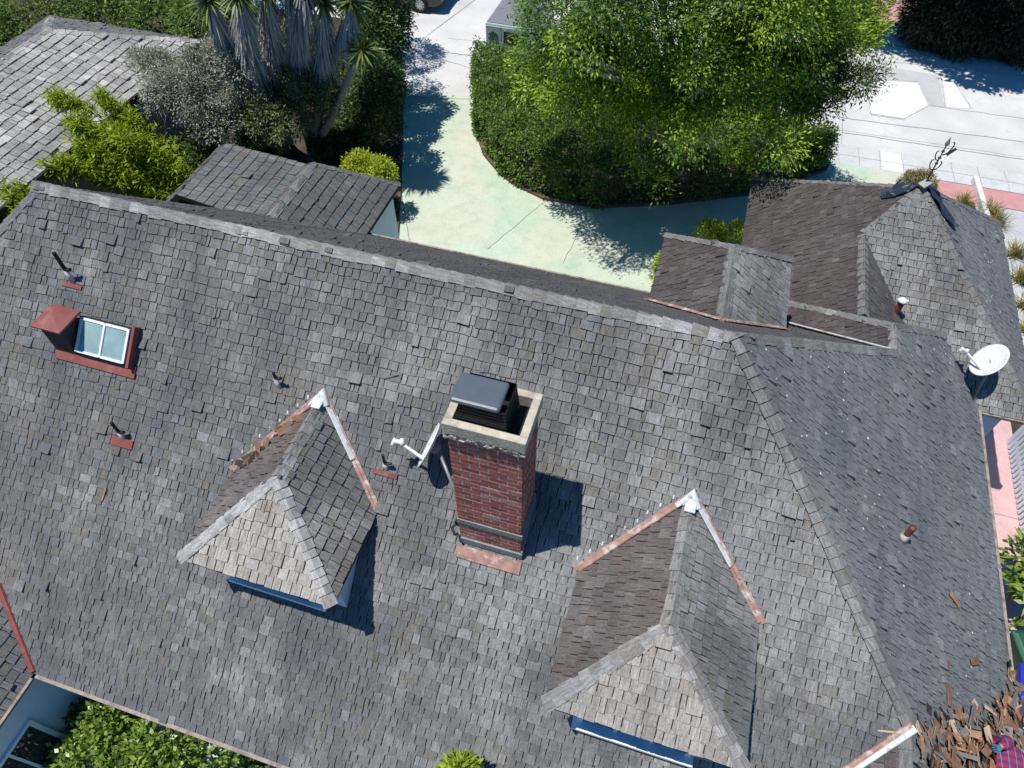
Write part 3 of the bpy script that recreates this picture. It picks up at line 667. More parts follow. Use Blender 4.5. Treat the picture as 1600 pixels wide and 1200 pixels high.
# apron and street
ap = [at(628, 150), at(740, 155), at(741, 100), at(757, 95), Vector((-8.0, 26.2, 0)), Vector((-12.95, 26.2, 0)), at(628, 60)]
def ajoint(mb):
    strip(mb, wob(at(670, 78), at(757, 91), 14, .03, 13), .05, .012, 1, .015); strip(mb, wob(at(636, 78), at(741, 108), 10, .02, 14), .025, .012, 1)
    strip(mb, wob(at(700, 60), at(757, 66), 6, .01, 15), .02, .012, 1)
    strip(mb, [at(662, 60), at(742, 0)], .03, .012, 1)
flat('driveway_apron', ear(ap), .008, [M['street'], M['joint']], extra=ajoint)
ST0, ST1 = 22.92, 30.4
hexp = [(1353, 124), (1434, 129), (1451, 165), (1413, 186), (1360, 178)]
def sj(mb):
    for a, b_, w in (((1315, 207), (1600, 250), .05), ((1290, 200), (1600, 246), .02), ((1245, 175), (1600, 222), .05), ((1330, 90), (1600, 120), .03), ((1470, 118), (1477, 168), .03), ((1490, 128), (1518, 170), .03), ((1451, 165), (1600, 186), .03),
                     ((1317, 110), (1315, 225), .05), ((1354, 124), (1353, 88), .03), ((1360, 180), (1415, 188), .03)):
        strip(mb, wob(at(*a), at(*b_), 12, .02, int(a[0])), w * .6, .016, 3, w * .25)
    for h in (hexp, hexp[::-1]):
        pass
    for i in range(5): strip(mb, [at(*hexp[i]), at(*hexp[(i+1) % 5])], .022, .0165, 3)
polys = [[(-40, ST0), (40, ST0), (40, ST1), (-40, ST1)], px(*hexp)]
mb = MB()
mb.add([(-40, 26.19, .004), (40, 26.19, .004), (40, ST1, .004), (-40, ST1, .004)], [(0,1,2,3)], .5, 0)
mb.add([(2.2, ST0, .004), (40, ST0, .004), (40, 26.19, .004), (2.2, 26.19, .004)], [(0,1,2,3)], .5, 0)
mb.add([(p.x, p.y, .010) for p in px(*hexp)[::-1]], [(0,1,2,3,4)], .5, 1)
mb.add([(p.x, p.y, .010) for p in px((1436, 128), (1453, 164), (1476, 168), (1466, 118), (1340, 97), (1352, 122))[::-1]], [(0,1,2,3,4,5)], .5, 2)
mb.add([(p.x, p.y, .010) for p in px((1472, 120), (1480, 168), (1516, 170), (1490, 126))[::-1]], [(0,1,2,3)], .5, 1)
sj(mb)
o = mb.build('street', [M['street'], M['street2'], M['street3'], M['jointp']]); o['kind'] = 'structure'
def walk(mb):
    for i, x in enumerate((4.3, 4.95, 5.6, 6.3, 7.2, 7.8, 8.6, 9.4, 10.2, 11)): strip(mb, wob((x, 21.83, 0), (x - .05, 22.9, 0), 4, .01, i), .022, .018, 1)
    strip(mb, wob((3.4, 22.32, 0), (12, 22.34, 0), 10, .01, 40), .022, .0185, 1)
    mb.add([(5.62, 21.85, .0172), (6.28, 21.85, .0172), (6.28, 22.88, .0172), (5.62, 22.88, .0172)], [(0,1,2,3)], .5, 2)
flat('sidewalk', [[(3.0, 21.8), (30, 21.8), (30, 22.9), (3.0, 22.9)]], .014, [M['walkway'], M['jointp'], M['street2']], extra=walk)
flat('brick_border', [[(6.95, 20.9), (30, 20.9), (30, 21.78), (6.95, 21.78)]], .013, M['pinkbrick'])
flat('front_walk', [[(7.3, 16.0), (8.1, 16.0), (7.7, 20.88), (6.9, 20.88)]], .01, M['pink'])
flat('forecourt', [[(8.75, 10), (30, 10), (30, 20.88), (8.3, 20.88)]], .01, M['street3'])
flat('far_sidewalk', [[(-40, ST1 + .02), (40, ST1 + .02), (40, 32.2), (-40, 32.2)]], .02, [M['street3'], M['joint']], extra=lambda mb: [strip(mb, [(x, ST1 + .05, 0), (x, 32.1, 0)], .03, .026, 1) for x in (4.6, 5.6, 6.7, 8.2, 9.7, 11.2, 12.8)])
flat('far_driveway', [[(5.4, 32.22), (7.1, 32.22), (7.4, 40), (5.6, 40)]], .015, M['pinkbrick'])
flat('side_path', [[(5.8, 1.2), (8.35, 1.2), (8.35, 13.3), (6.7, 13.3), (6.7, 10.3), (5.8, 10.3)]], .012, [M['pink'], M['joint']], extra=lambda mb: strip(mb, [(5.8, 9.75, 0), (8.3, 9.75, 0)], .015, .018, 1))
flat('patio', [[(-7.7, -6), (-4.0, -6), (-4.0, 1.2), (-7.7, 1.2)]], .008, M['walkway'])

# ------------------------------------------------------------------ foliage
def nrmz(a): return a / np.maximum(1e-6, np.linalg.norm(a, axis=1, keepdims=True))
def leafmesh(name, mats, P_, D, Nn, L, W, tint, seg=1, bend=0.0):
    """P base, D direction, Nn blade normal, L length, W width (arrays): one folded diamond per leaf, or a bent strap when seg > 1"""
    n = len(P_); D = nrmz(D); S = nrmz(np.cross(D, Nn)); U_ = np.cross(S, D)
    L = np.broadcast_to(L, (n,))[:, None]; W = np.broadcast_to(W, (n,))[:, None]
    if seg == 1:
        a = P_; t = P_ + D * L - U_ * L * .12
        m1 = P_ + D * L * .45 + S * W * .5 + U_ * W * .12; m2 = P_ + D * L * .45 - S * W * .5 + U_ * W * .12
        V = np.stack([a, m1, t, m2], 1).reshape(-1, 3); nf = n; vps = 4
        idx = np.arange(n * 4, dtype=np.int32); tt = tint
    else:
        rows = []
        for i in range(seg + 1):
            f = i / seg; w = W * (1 - f) ** .6 * .5 * (1 if i else .8) if i < seg else W * .04
            c = P_ + D * L * f + np.array([0, 0, -1.0]) * (L * bend * f * f)
            rows += [c - S * w, c + S * w]
        V = np.stack(rows, 1).reshape(-1, 3); k_ = 2 * (seg + 1)
        base = (np.arange(n) * k_)[:, None]
        q = np.concatenate([base + np.array([[2*i, 2*i+1, 2*i+3, 2*i+2]]) for i in range(seg)], 1)
        idx = q.reshape(-1).astype(np.int32); nf = n * seg; tt = np.repeat(tint, seg)
    me = bpy.data.meshes.new(name); me.vertices.add(len(V)); me.vertices.foreach_set('co', V.astype(np.float32).ravel())
    me.loops.add(nf * 4); me.loops.foreach_set('vertex_index', idx)
    me.polygons.add(nf); me.polygons.foreach_set('loop_start', np.arange(nf, dtype=np.int32) * 4); me.polygons.foreach_set('loop_total', np.full(nf, 4, np.int32))
    a = me.attributes.new('tint', 'FLOAT', 'FACE'); a.data.foreach_set('value', np.clip(tt, 0, 1).astype(np.float32))
    me.materials.append(mats); me.update(calc_edges=True); return me
def clusters_on(blobs, n, rng, lo=-.55, shell=(.55, 1.02), gapf=2.9, gapt=-.75):
    """cluster centres spread over and inside lumpy ellipsoids"""
    w = np.array([(b[1][0]*b[1][1] + b[1][1]*b[1][2] + b[1][0]*b[1][2]) for b in blobs]); w = w / w.sum()
    ib = rng.choice(len(blobs), n, p=w); d = nrmz(rng.normal(size=(n, 3)))
    d[:, 2] = np.where(d[:, 2] < lo, -d[:, 2], d[:, 2])
    c = np.array([b[0] for b in blobs])[ib]; r = np.array([b[1] for b in blobs])[ib]
    s = shell[0] + (shell[1] - shell[0]) * rng.random(n) ** .55
    q = c + d * r * s[:, None]; o = nrmz(d / r)
    if n >= 400:                                               # irregular openings through the crown
        f = gapf; g = np.sin(q[:, 0] * f + 1.3) * np.sin(q[:, 1] * f * 1.13 + .4) + .8 * np.sin(q[:, 2] * f * 1.3 + q[:, 0] * f * .6)
        k_ = g + rng.normal(size=n) * .15 > gapt; q, o = q[k_], o[k_]
    return q, o
def leaves_at(name, m, C, O, per, cr, L, W, rng, out=.7, droop=0.0, flat_=.6, tb=(.2, .75), tj=.2, lj=.35, tips=0, nj=.45):
    n = len(C) * per; i = np.repeat(np.arange(len(C)), per); g = rng.normal(size=(n, 3))
    o = O[i]; crr = np.broadcast_to(cr, (len(C),))[i][:, None]
    g = g - o * (g * o).sum(1, keepdims=True) * (1 - flat_)
    p = C[i] + g * crr * .55
    d = o * out + nrmz(g) * .6 + rng.normal(size=(n, 3)) * .45 + np.array([0, 0, -droop])
    nn = o + np.array([0, 0, 1.0]) + rng.normal(size=(n, 3)) * nj
    ct = rng.uniform(tb[0], tb[1], len(C)); ct = np.where(rng.random(len(C)) < tips, rng.uniform(.72, 1.05, len(C)), ct)[i]
    t = ct + rng.normal(size=n) * tj
    return leafmesh(name, m, p, d, nn, L * (1 + rng.uniform(-lj, lj, n)), W * (1 + rng.uniform(-lj, lj, n)), t)
LF = {
 'tree': mat_leaf('fresh_green_leaf', (.035,.085,.018), (.15,.285,.034), (.43,.59,.06), .42),
 'hedge': mat_leaf('hedge_leaf', (.035,.075,.02), (.10,.19,.03), (.22,.34,.05), .3),
 'dark': mat_leaf('dark_green_leaf', (.02,.042,.014), (.055,.11,.024), (.12,.20,.04), .25),
 'olive': mat_leaf('grey_green_leaf', (.08,.10,.06), (.27,.30,.23), (.52,.54,.47), .22),
 'mixed': mat_leaf('mixed_green_leaf', (.05,.085,.03), (.16,.23,.085), (.42,.47,.25), .28),
 'yellow': mat_leaf('yellow_green_leaf', (.14,.2,.016), (.33,.42,.03), (.5,.56,.06), .35),
 'lime': mat_leaf('lime_leaf', (.10,.16,.014), (.24,.34,.026), (.44,.53,.05), .38),
 'glossy': mat_leaf('glossy_leaf', (.05,.10,.02), (.16,.27,.04), (.34,.44,.08), .3, .35, .5),
 'yucca': mat_leaf('sword_leaf', (.04,.08,.025), (.12,.19,.045), (.32,.38,.13), .2, .4),
 'skirt': mat_leaf('dead_leaf_skirt', (.20,.20,.205), (.42,.42,.42), (.62,.60,.57), .05, .8, .2),
 'conifer': mat_leaf('dark_conifer_leaf', (.012,.020,.008), (.028,.042,.014), (.055,.072,.024), .12),
 'dry': mat_leaf('dry_grass_blade', (.10,.12,.03), (.27,.25,.07), (.45,.36,.14), .3, .7),
 'khaki': mat_leaf('dry_khaki_leaf', (.13,.11,.045), (.22,.19,.08), (.30,.26,.12), .1, .8)}
def rs(s): return np.random.default_rng(s)
def limbs(mb, base, tops, r0, rng, n=6, wob_=.25, tip=.02):
    base = Vector(base)
    for t in tops:
        t = Vector(t); pts = []; 
        for i in range(n + 1):
            f = i / n; p = base.lerp(t, f) + Vector((rng.normal() * wob_ * f * (1 - f) * 2, rng.normal() * wob_ * f * (1 - f) * 2, (t - base).length * .10 * math.sin(PI * f))); pts.append(p)
        mb.tube(pts, [r0 * (1 - i / n) ** .8 + tip for i in range(n + 1)], 7)
def tree(name, label, cat, base, blobs, leaf, ncl, per, cr, L, W, seed, trunk=.14, bark='bark', group=None, ntop=7, tb=(.2, .75), droop=.1, out=.7, lo=-.55, shell=(.5, 1.02), trunkname='trunk', crownname='crown', twigs=0, tj=.2, tips=0, gapf=2.9, gapt=-.75, nj=.45):
    rng = rs(seed); t = thing(name, base, label, cat, group)
    C, O = clusters_on(blobs, ncl, rng, lo, shell, gapf, gapt)
    link(crownname, leaves_at(crownname, LF[leaf], C, O, per, cr, L, W, rng, out, droop, .6, tb, tj, .35, tips, nj), t)
    mb = MB(); sel = rng.choice(len(C), ntop)
    fork = Vector(base).lerp(Vector(np.mean([b[0] for b in blobs], 0)), .35)
    mb.tube([Vector(base) - Vector((0, 0, .1)), Vector(base).lerp(fork, .5) + Vector((rng.normal() * .06, rng.normal() * .06, 0)), fork], [trunk * 1.25, trunk, trunk * .85], 9)
    limbs(mb, fork, [C[i] for i in sel], trunk * .55, rng)
    for i in rng.choice(len(C), twigs): 
        c = Vector(C[i]); mb.tube([c - Vector(O[i]) * .5 + Vector((0, 0, -.15)), c, c + Vector(O[i]) * .12], [.016, .01, .005], 4)
    mb.build(trunkname, M[bark], t, True); return t
# hedge round the driveway island
def hedge_path(pts, depth, h, leaf, seed, name, label, dens=150, L=.085, W=.055, inset=.08, fill=0, stems=True):
    rng = rs(seed); P_ = [np.array((p[0], p[1], 0)) for p in pts]
    seg = [np.linalg.norm(P_[i+1] - P_[i]) for i in range(len(P_) - 1)]; tot = sum(seg); nrm_ = []
    t = thing(name, (float(P_[len(P_)//2][0]), float(P_[len(P_)//2][1]), 0), label, 'hedge')
    def sample(s):
        for i, l in enumerate(seg):
            if s <= l or i == len(seg) - 1:
                f = min(1, s / l); d = (P_[i+1] - P_[i]) / l; return P_[i] + (P_[i+1] - P_[i]) * f, np.array((-d[1], d[0], 0))
            s -= l
    n = int(tot * (h + depth) * dens / 10); C = []; O = []
    lump = lambda s, a: .10 * math.sin(s * 2.1 + a) + .07 * math.sin(s * 5.3 + a * 2)
    for _ in range(n):
        s = rng.random() * tot; p, nr = sample(s); q = rng.random() * (h + depth); b_ = lump(s, q)
        if q < h: C.append(p + nr * (inset + max(0, .12 * (q / h - .7)) - b_ * .8) + np.array((0, 0, q * .98 + .03))); O.append(-nr + np.array((0, 0, .25)))
        else: C.append(p + nr * (inset + (q - h)) + np.array((0, 0, h + b_ * .9 - .05))); O.append(np.array((0, 0, 1.0)) - nr * .15)
    if fill:
        poly = [(float(p[0]), float(p[1])) for p in P_]; x0, x1 = min(p[0] for p in poly), max(p[0] for p in poly); y0, y1 = min(p[1] for p in poly), max(p[1] for p in poly); k_ = 0
        while k_ < fill:
            x, y = rng.uniform(x0, x1), rng.uniform(y0, y1); ins = False
            for i in range(len(poly)):
                (ax, ay), (bx, by) = poly[i], poly[i-1]
                if (ay > y) != (by > y) and x < (bx - ax) * (y - ay) / (by - ay) + ax: ins = not ins
            if ins: C.append(np.array((x, y, h - .08 + .10 * math.sin(x * 2.3) * math.sin(y * 2.9) + rng.normal() * .06))); O.append(np.array((rng.normal() * .3, rng.normal() * .3, 1.0))); k_ += 1
    C = np.array(C); O = nrmz(np.array(O))
    link('foliage', leaves_at('foliage', LF[leaf], C, O, 14, .14, L, W, rng, .8, 0, .5, (.15, .8), .2), t)
    if not stems: return t
    mb = MB(); k_ = int(tot / .5)
    for i in range(k_):
        p, nr = sample((i + .5) / k_ * tot); p = p + nr * depth * .45
        mb.tube([Vector(p), Vector(p) + Vector((rng.normal() * .06, rng.normal() * .06, h * .55)), Vector(p) + Vector((rng.normal() * .15, rng.normal() * .15, h * .92))], [.035, .025, .01], 5)
    mb.build('stem', M['bark'], t); return t
HP = [at(741, 120), *IN[1:]]
hedge_path([(p.x, p.y) for p in HP], 1.2, 1.35, 'hedge', 101, 'clipped_hedge', 'long clipped green hedge curving round the driveway island beneath the big tree', 330, fill=2600)
def blob(u, v, z, rx, ry, rz): p = at(u, v, z); return ((p.x, p.y, z), (rx, ry, rz))
# big tree on the island
tb_ = (-.9, 19.4, 0)
big = [blob(1060, 40, 5.6, 2.6, 2.2, 1.8), blob(895, 40, 5.2, 1.4, 1.5, 1.4), blob(872, 105, 4.2, 1.1, 1.1, 1.0), blob(960, 110, 4.6, 1.5, 1.3, 1.2), blob(1120, 130, 4.4, 1.6, 1.4, 1.2), blob(1230, 60, 5.2, 1.6, 1.5, 1.4),
       blob(1010, 190, 3.7, 1.0, .9, .8), blob(1110, 205, 3.6, 1.0, .9, .8), blob(1200, 180, 3.7, .9, .9, .7), blob(1320, 20, 5.4, .9, 1.0, 1.0), blob(960, 0, 6.6, 2.0, 1.8, 1.4), blob(1180, -20, 6.6, 2.0, 1.8, 1.5),
       blob(1010, 255, 3.1, .38, .38, .35), blob(1025, 285, 2.7, .28, .28, .25), blob(930, 175, 3.6, .8, .7, .6), blob(1180, 235, 3.0, .5, .5, .4), blob(1240, 225, 2.7, .35, .35, .35), blob(1250, 120, 4.4, .8, .8, .7), blob(1310, 55, 5.0, .9, .9, .7), ((-.5, 15.3, 4.1), (1.4, .7, .6)), ((-2.7, 15.9, 4.2), (1.2, .7, .6)), ((1.3, 15.8, 3.9), (1.0, .7, .6))]
tree('shade_tree', 'big leafy green tree rising from the hedged driveway island', 'tree', tb_, big, 'tree', 1550, 125, .42, .105, .04, 102, .2, 'barkg', ntop=60, tb=(.04, .5), droop=.05, twigs=700, shell=(.35, 1.1), tj=.11, tips=.38, gapf=3.0, gapt=-.3, nj=.25)
# sprays over the street, leaves small and dark against the pavement
sp = [blob(1330, 128, 4.6, .55, .4, .25), blob(1280, 95, 4.8, .6, .5, .35), blob(1240, 145, 4.3, .55, .5, .3), blob(1290, 160, 4.2, .4, .35, .2), blob(1368, 112, 4.8, .2, .16, .12), blob(1215, 105, 4.6, .6, .5, .4)]
tree('shade_tree', 'slim dark-leaved young tree leaning out of the island over the pale street', 'tree', (2.3, 21.2, 0), sp, 'dark', 190, 50, .30, .10, .032, 103, .06, ntop=12, twigs=60, tb=(.2, .9))
tree('round_shrub', 'rounded clipped shrub at the right end of the island hedge', 'shrub', tuple(at(1278, 262)), [blob(1275, 232, .75, .55, .55, .6)], 'hedge', 170, 26, .14, .07, .04, 104, .05, trunkname='stem', crownname='foliage', tb=(.3, .9))
# ---- left of the drive
def rosette(mb_list, c, axis, n, L, W, rng, spread=(.1, 1.9)):
    axis = np.array(axis) / np.linalg.norm(axis); t = np.array([1, .2, 0]) if abs(axis[0]) < .9 else np.array([0, 1, 0])
    a = np.cross(axis, t); a /= np.linalg.norm(a); b_ = np.cross(axis, a)
    th = rng.uniform(spread[0], spread[1], n); ph = rng.uniform(0, 2*PI, n)
    d = axis * np.cos(th)[:, None] + (a * np.cos(ph)[:, None] + b_ * np.sin(ph)[:, None]) * np.sin(th)[:, None]
    nn = nrmz(axis - d * (d @ axis)[:, None] + 1e-3)
    mb_list.append((np.array(c) + d * .05, d, nn, L * rng.uniform(.7, 1.1, n), np.full(n, W), rng.uniform(.15, .95, n)))
def yucca(base, heads, label, seed, trunk_r=.13):
    rng = rs(seed); t = thing('yucca_tree', base, label, 'tree', None); R_ = []; S_ = []; mb = MB(); base = Vector(base)
    for (c, lean, sk) in heads:
        c = Vector(c); mid = base.lerp(c, .5) + Vector((rng.normal() * .15, rng.normal() * .15, -.1))
        mb.tube([base + Vector((rng.normal() * .12, rng.normal() * .12, -.1)), base.lerp(mid, .55), mid, mid.lerp(c, .55), c], [trunk_r * 1.5, trunk_r * 1.05, trunk_r * .9, trunk_r * .75, trunk_r * .6], 9)
        ax = (c - mid).normalized() + Vector(lean); rosette(R_, c, ax, 150, .62, .065, rng)
        if sk:
            n = int(650 * sk); f = rng.random(n) ** .8; ax0 = (mid - c).normalized(); ph = rng.uniform(0, 2*PI, n)
            p = np.array([list(c + (mid - c) * (x * min(1, sk * .55))) for x in f]); rad = np.stack([np.cos(ph), np.sin(ph), np.zeros(n)], 1)
            d = rad * (.34 + .30 * rng.random(n))[:, None] + np.array([0, 0, -1.0]) + np.array(ax0) * .5 + rng.normal(size=(n, 3)) * .16
            S_.append((p + rad * .07, d, rad + np.array([0, 0, .3]), rng.uniform(.5, 1.0, n), np.full(n, .06), rng.uniform(.1, 1, n)))
    cat_ = lambda Q: [np.concatenate([q[i] for q in Q]) for i in range(6)]
    Q = cat_(R_); link('crown', leafmesh('crown', LF['yucca'], *Q[:3], Q[3], Q[4], Q[5], 3, .22), t)
    if S_: Q = cat_(S_); link('dead_leaf_skirt', leafmesh('dead_leaf_skirt', LF['skirt'], *Q[:3], Q[3], Q[4], Q[5], 2, .1), t)
    mb.build('trunk', M['barkg'], t, True)
yb_ = at(486, 250, 0)
yucca(tuple(yb_), [(at(566, 80, 4.3), (.25, -.25, .35), 0), (at(548, 4, 5.4), (.1, 0, .3), .5), (at(505, 2, 5.4), (0, -.1, .3), 1.0), (at(452, -22, 5.8), (-.1, 0, .3), 1.6)], 'tall yucca with pale forked trunk and one low spiky head beside the driveway', 111)
yucca(tuple(at(445, 235, 0)), [(at(412, -24, 6.0), (0, 0, .4), 1.7), (at(325, 2, 5.5), (-.4, 0, .2), 2.0), (at(372, -12, 6.0), (-.1, 0, .3), 1.5), (at(475, -40, 6.2), (0, 0, .3), 1.6)], 'tall yucca with grey skirts of dead leaves left of the forked one', 112)
yucca(tuple(at(430, 150, 0)), [(at(425, 55, 3.2), (0, 0, .5), .3), (at(485, 90, 2.6), (.1, 0, .5), .2)], 'young yucca with a bright green head between the grey skirts', 113, .09)
# grey-green and mixed trees
tree('olive_tree', 'silvery grey-leaved tree overhanging the corner of the neighbouring roof', 'tree', tuple(at(345, 240, 0)), [blob(290, 145, 3.2, 1.3, 1.0, .8), blob(350, 110, 3.6, 1.2, 1.0, .8), blob(250, 115, 3.4, .7, .7, .5), blob(330, 185, 2.6, .9, .8, .6), blob(400, 130, 3.2, .9, .8, .7), blob(225, 95, 3.6, .4, .4, .3)],
     'olive', 900, 46, .2, .075, .03, 114, .11, 'barkg', twigs=120, tb=(.1, .85), ntop=12)
tree('mixed_shrub', 'dense grey-green shrub in front of the yucca trunks', 'shrub', tuple(at(455, 225, 0)), [blob(430, 185, 2.4, 1.0, .8, .8), blob(465, 140, 3.1, .6, .5, .6), blob(505, 150, 2.8, .5, .5, .6), blob(380, 200, 2.0, .8, .6, .6), blob(495, 118, 3.4, .35, .4, .4), blob(420, 130, 3.0, .6, .5, .6)],
     'mixed', 640, 34, .2, .085, .036, 115, .08, tb=(.0, .6), ntop=6, twigs=20, trunkname='stem', crownname='foliage')
tree('tall_bush', 'dark green bush pressing against the left edge of the driveway', 'bush', tuple(at(585, 170, 0)), [blob(588, 95, 2.6, .75, 1.0, 1.3), blob(588, 45, 3.0, .9, 1.4, 1.6), blob(590, 165, 1.9, .65, .9, 1.2), blob(585, 10, 3.6, 1.0, 1.2, 1.3), blob(560, 190, 1.2, .7, .6, .8), blob(605, 205, 1.0, .3, .6, .6), blob(598, 140, 2.6, .55, .8, 1.0), blob(600, 185, 2.0, .4, .6, .7)],
     'dark', 900, 26, .26, .12, .06, 116, .1, tb=(.0, .65), trunkname='stem', crownname='foliage')
for i, (u, v, r, lab) in enumerate([(540, 175, .7, 'low dark shrub right of the forked yucca trunk'), (400, 235, .6, 'low dark shrub behind the ridge of the garage roof'), (545, 110, .8, 'dark shrub behind the leaning yucca stem'), (470, 60, 1.0, 'dark shrub deep between the yucca skirts'), (420, 120, .8, 'dark shrub at the left among the yucca skirts'), (560, 228, .55, 'dark shrub between the yellow-green ball and the yucca foot'), (512, 225, .5, 'dark shrub at the very foot of the forked yucca'), (320, 235, .7, 'dark shrub behind the left corner of the garage roof'), (600, 120, .6, 'dark shrub low against the upper driveway kerb')]):
    p = at(u, v, .8); tree('understorey_shrub', lab, 'shrub', (p.x, p.y, 0), [((p.x, p.y, .7), (r, r, .75)), ((p.x + r*.6, p.y - .2, .5), (r*.7, r*.6, .55))], 'dark', 170, 24, .2, .11, .05, 240 + i, .04, trunkname='stem', crownname='foliage', tb=(.1, .8))
tree('tall_bush', 'mid green bush at the top left corner of the driveway', 'bush', tuple(at(560, 20, 0)), [blob(585, -20, 2.6, 1.4, 1.5, 1.7), blob(520, -40, 3.0, 1.6, 1.5, 1.7), blob(612, 35, 2.4, .6, .8, 1.0)], 'hedge', 460, 30, .3, .12, .05, 117, .1, trunkname='stem', crownname='foliage', tb=(.1, .8), tips=.2)
for i, (u, v, z, r, lab) in enumerate([(60, 2, 1.6, 2.2, 'leafy green bush at the far left behind the ridge of the silver roof'), (175, 18, 1.7, 1.9, 'leafy green bush second from left beyond the silver roof'), (262, 32, 1.8, 1.5, 'leafy green bush beyond the right corner of the silver roof'), (325, 55, 2.0, 1.5, 'dark green bush between the silver roof and the yuccas'), (-30, 60, 1.2, 1.6, 'low green bush left of the silver roof hip')]):
    p = at(u, v, z); tree('garden_bush', lab, 'bush', (p.x, p.y, 0), [((p.x, p.y, z * .9), (r, r * .9, z * .8)), ((p.x + r * .5, p.y + .5, z), (r * .6, r * .7, z * .7))], 'hedge', 300, 24, .28, .12, .05, 120 + i, .1, trunkname='stem', crownname='foliage', tb=(.1, .85), group='bushes beyond the neighbouring roof')
# a dark back row so the far left has no bare soil
for i, x in enumerate((-34, -30, -26.5, -23, -20)):
    tree('backdrop_tree', ['dark leafy tree in the row at the far left edge', 'dark leafy tree second in the far left row', 'dark leafy tree in the middle of the far left row', 'dark leafy tree fourth in the far left row', 'dark leafy tree nearest the yuccas in the far row'][i], 'tree', (x, 25 + (i % 2), 0), [((x, 25 + (i % 2), 2.2), (2.2, 2, 2.2))], 'dark', 160, 24, .4, .2, .09, 130 + i, .14, group='trees in the far left row')
# bare grey twigs by the neighbour's wall
def bare(base, n, h, spread, seed, label):
    rng = rs(seed); t = thing('bare_shrub', base, label, 'shrub'); mb = MB(); base = Vector(base)
    for _ in range(n):
        a = rng.uniform(0, 2*PI); d = Vector((math.cos(a), math.sin(a), 0)) * spread * rng.uniform(.3, 1); p = [base + d * .08]
        for i in range(1, 6): p.append(base + d * (i / 5) + Vector((rng.normal() * .06, rng.normal() * .06, h * (i / 5) * rng.uniform(.8, 1.1))))
        mb.tube(p, [.014 - .002 * i for i in range(6)], 5)
        for i in (2, 3, 4):
            e = p[i] + Vector((rng.normal() * .2, rng.normal() * .2, .22)); mb.tube([p[i], p[i].lerp(e, .5) + Vector((0, 0, .03)), e], [.007, .005, .003], 4)
    mb.build('stem', M['barkg'], t)
bare(tuple(at(262, 262, 0)), 26, 2.6, 1.0, 301, 'leafless shrub of pale grey twigs in the dark gap by the neighbouring wall')
# bamboo between the houses
def plume(name, label, cat, base, tips, leaf, seed, n=60, L=.19, W=.04, bush=None, tb=(.3, .95), sp=.16):
    rng = rs(seed); t = thing(name, base, label, cat); mb = MB(); Cs = []; Os = []; base = Vector(base)
    for tip in tips:
        tip = Vector(tip); b0 = base + Vector((rng.normal() * .25, rng.normal() * .25, 0)); c1 = b0.lerp(tip, .6); c1.z = max(c1.z, tip.z * .8)
        pts = [(b0 * (1-f)**2 + c1 * 2*f*(1-f) + tip * f*f) for f in [i / 8 for i in range(9)]]
        mb.tube(pts, [.018 - .0017 * i for i in range(9)], 5)
        for _ in range(n):
            f = .35 + .65 * rng.random() ** .7; p = b0 * (1-f)**2 + c1 * 2*f*(1-f) + tip * f*f; s = sp * (1.35 - f)
            Cs.append(np.array(p) + rng.normal(size=3) * s); Os.append(np.array(tip - b0) / (tip - b0).length * .6 + rng.normal(size=3) * .5)
    C = np.array(Cs); O = nrmz(np.array(Os)); link('foliage', leaves_at('foliage', LF[leaf], C, O, 13, .14, L, W, rng, .7, .2, .9, tb, .15), t)
    mb.build('stem', M['bark'], t); return t
bb = at(175, 300, 0)
plume('bamboo_clump', 'feathery yellow-green bamboo clump rising between the silver roof and the house', 'bamboo', (-12.6, 13.7, 0), [at(80, 150, 3.6), at(155, 150, 3.5), at(110, 190, 3.2), at(70, 265, 2.4), at(120, 225, 2.8), at(180, 205, 3.0), at(215, 225, 2.6), at(245, 265, 2.0), at(170, 245, 2.4), at(205, 270, 2.0), at(140, 265, 2.2), at(95, 250, 2.6), at(240, 290, 1.6), at(160, 280, 1.8), at(190, 215, 3.0)], 'lime', 141, 95)
plume('bamboo_clump', 'small yellow-green bamboo clump at the left end of the ridge', 'bamboo', (-12.6, 9.3, 0), [at(10, 300, 2.6), at(35, 295, 2.5), at(-15, 310, 2.4), at(20, 325, 2.2), at(5, 340, 2.0), at(50, 296, 2.2)], 'lime', 142, 80)
def ball(u, v, z, r, **kw): return [blob(u, v, z, r, r, r * .8)]
p = at(576, 262, 1.5)
tree('round_shrub', 'bright yellow-green round shrub just behind the small rear garage roof', 'shrub', (p.x, p.y, 0), [((p.x - .25, p.y, 1.35), (.5, .5, .5)), ((p.x + .3, p.y - .05, 1.35), (.5, .5, .45)), ((p.x, p.y, .8), (.5, .4, .6))], 'yellow', 330, 26, .13, .085, .04, 151, .04, trunkname='stem', crownname='foliage', tb=(.35, 1.0))
p = at(1155, 372, 1.0)
tree('round_shrub', 'lime green shrub behind the small rear dormer', 'shrub', (p.x, p.y, 0), [((p.x, p.y, .9), (.5, .5, .55)), ((p.x - .7, p.y + .05, .8), (.45, .4, .45)), ((p.x + .45, p.y, .9), (.4, .4, .45))], 'lime', 200, 24, .14, .11, .035, 152, .04, trunkname='stem', crownname='foliage', tb=(.35, 1.0))
p = at(1030, 408, .9)
tree('round_shrub', 'small lime shrub at the left side of the rear dormer', 'shrub', (p.x, p.y, 0), [((p.x + .25, p.y, .7), (.35, .35, .5))], 'lime', 60, 24, .12, .10, .035, 153, .03, trunkname='stem', crownname='foliage', tb=(.3, .9))
# strip of low hedge between the garage wing and the drive
hedge_path([(-8.75, 16.6), (-8.35, 15.2), (-8.0, 13.9)][::-1], .3, .4, 'hedge', 155, 'low_hedge', 'narrow low hedge strip between the garage wing and the driveway kerb', 300, .06, .04, stems=False)
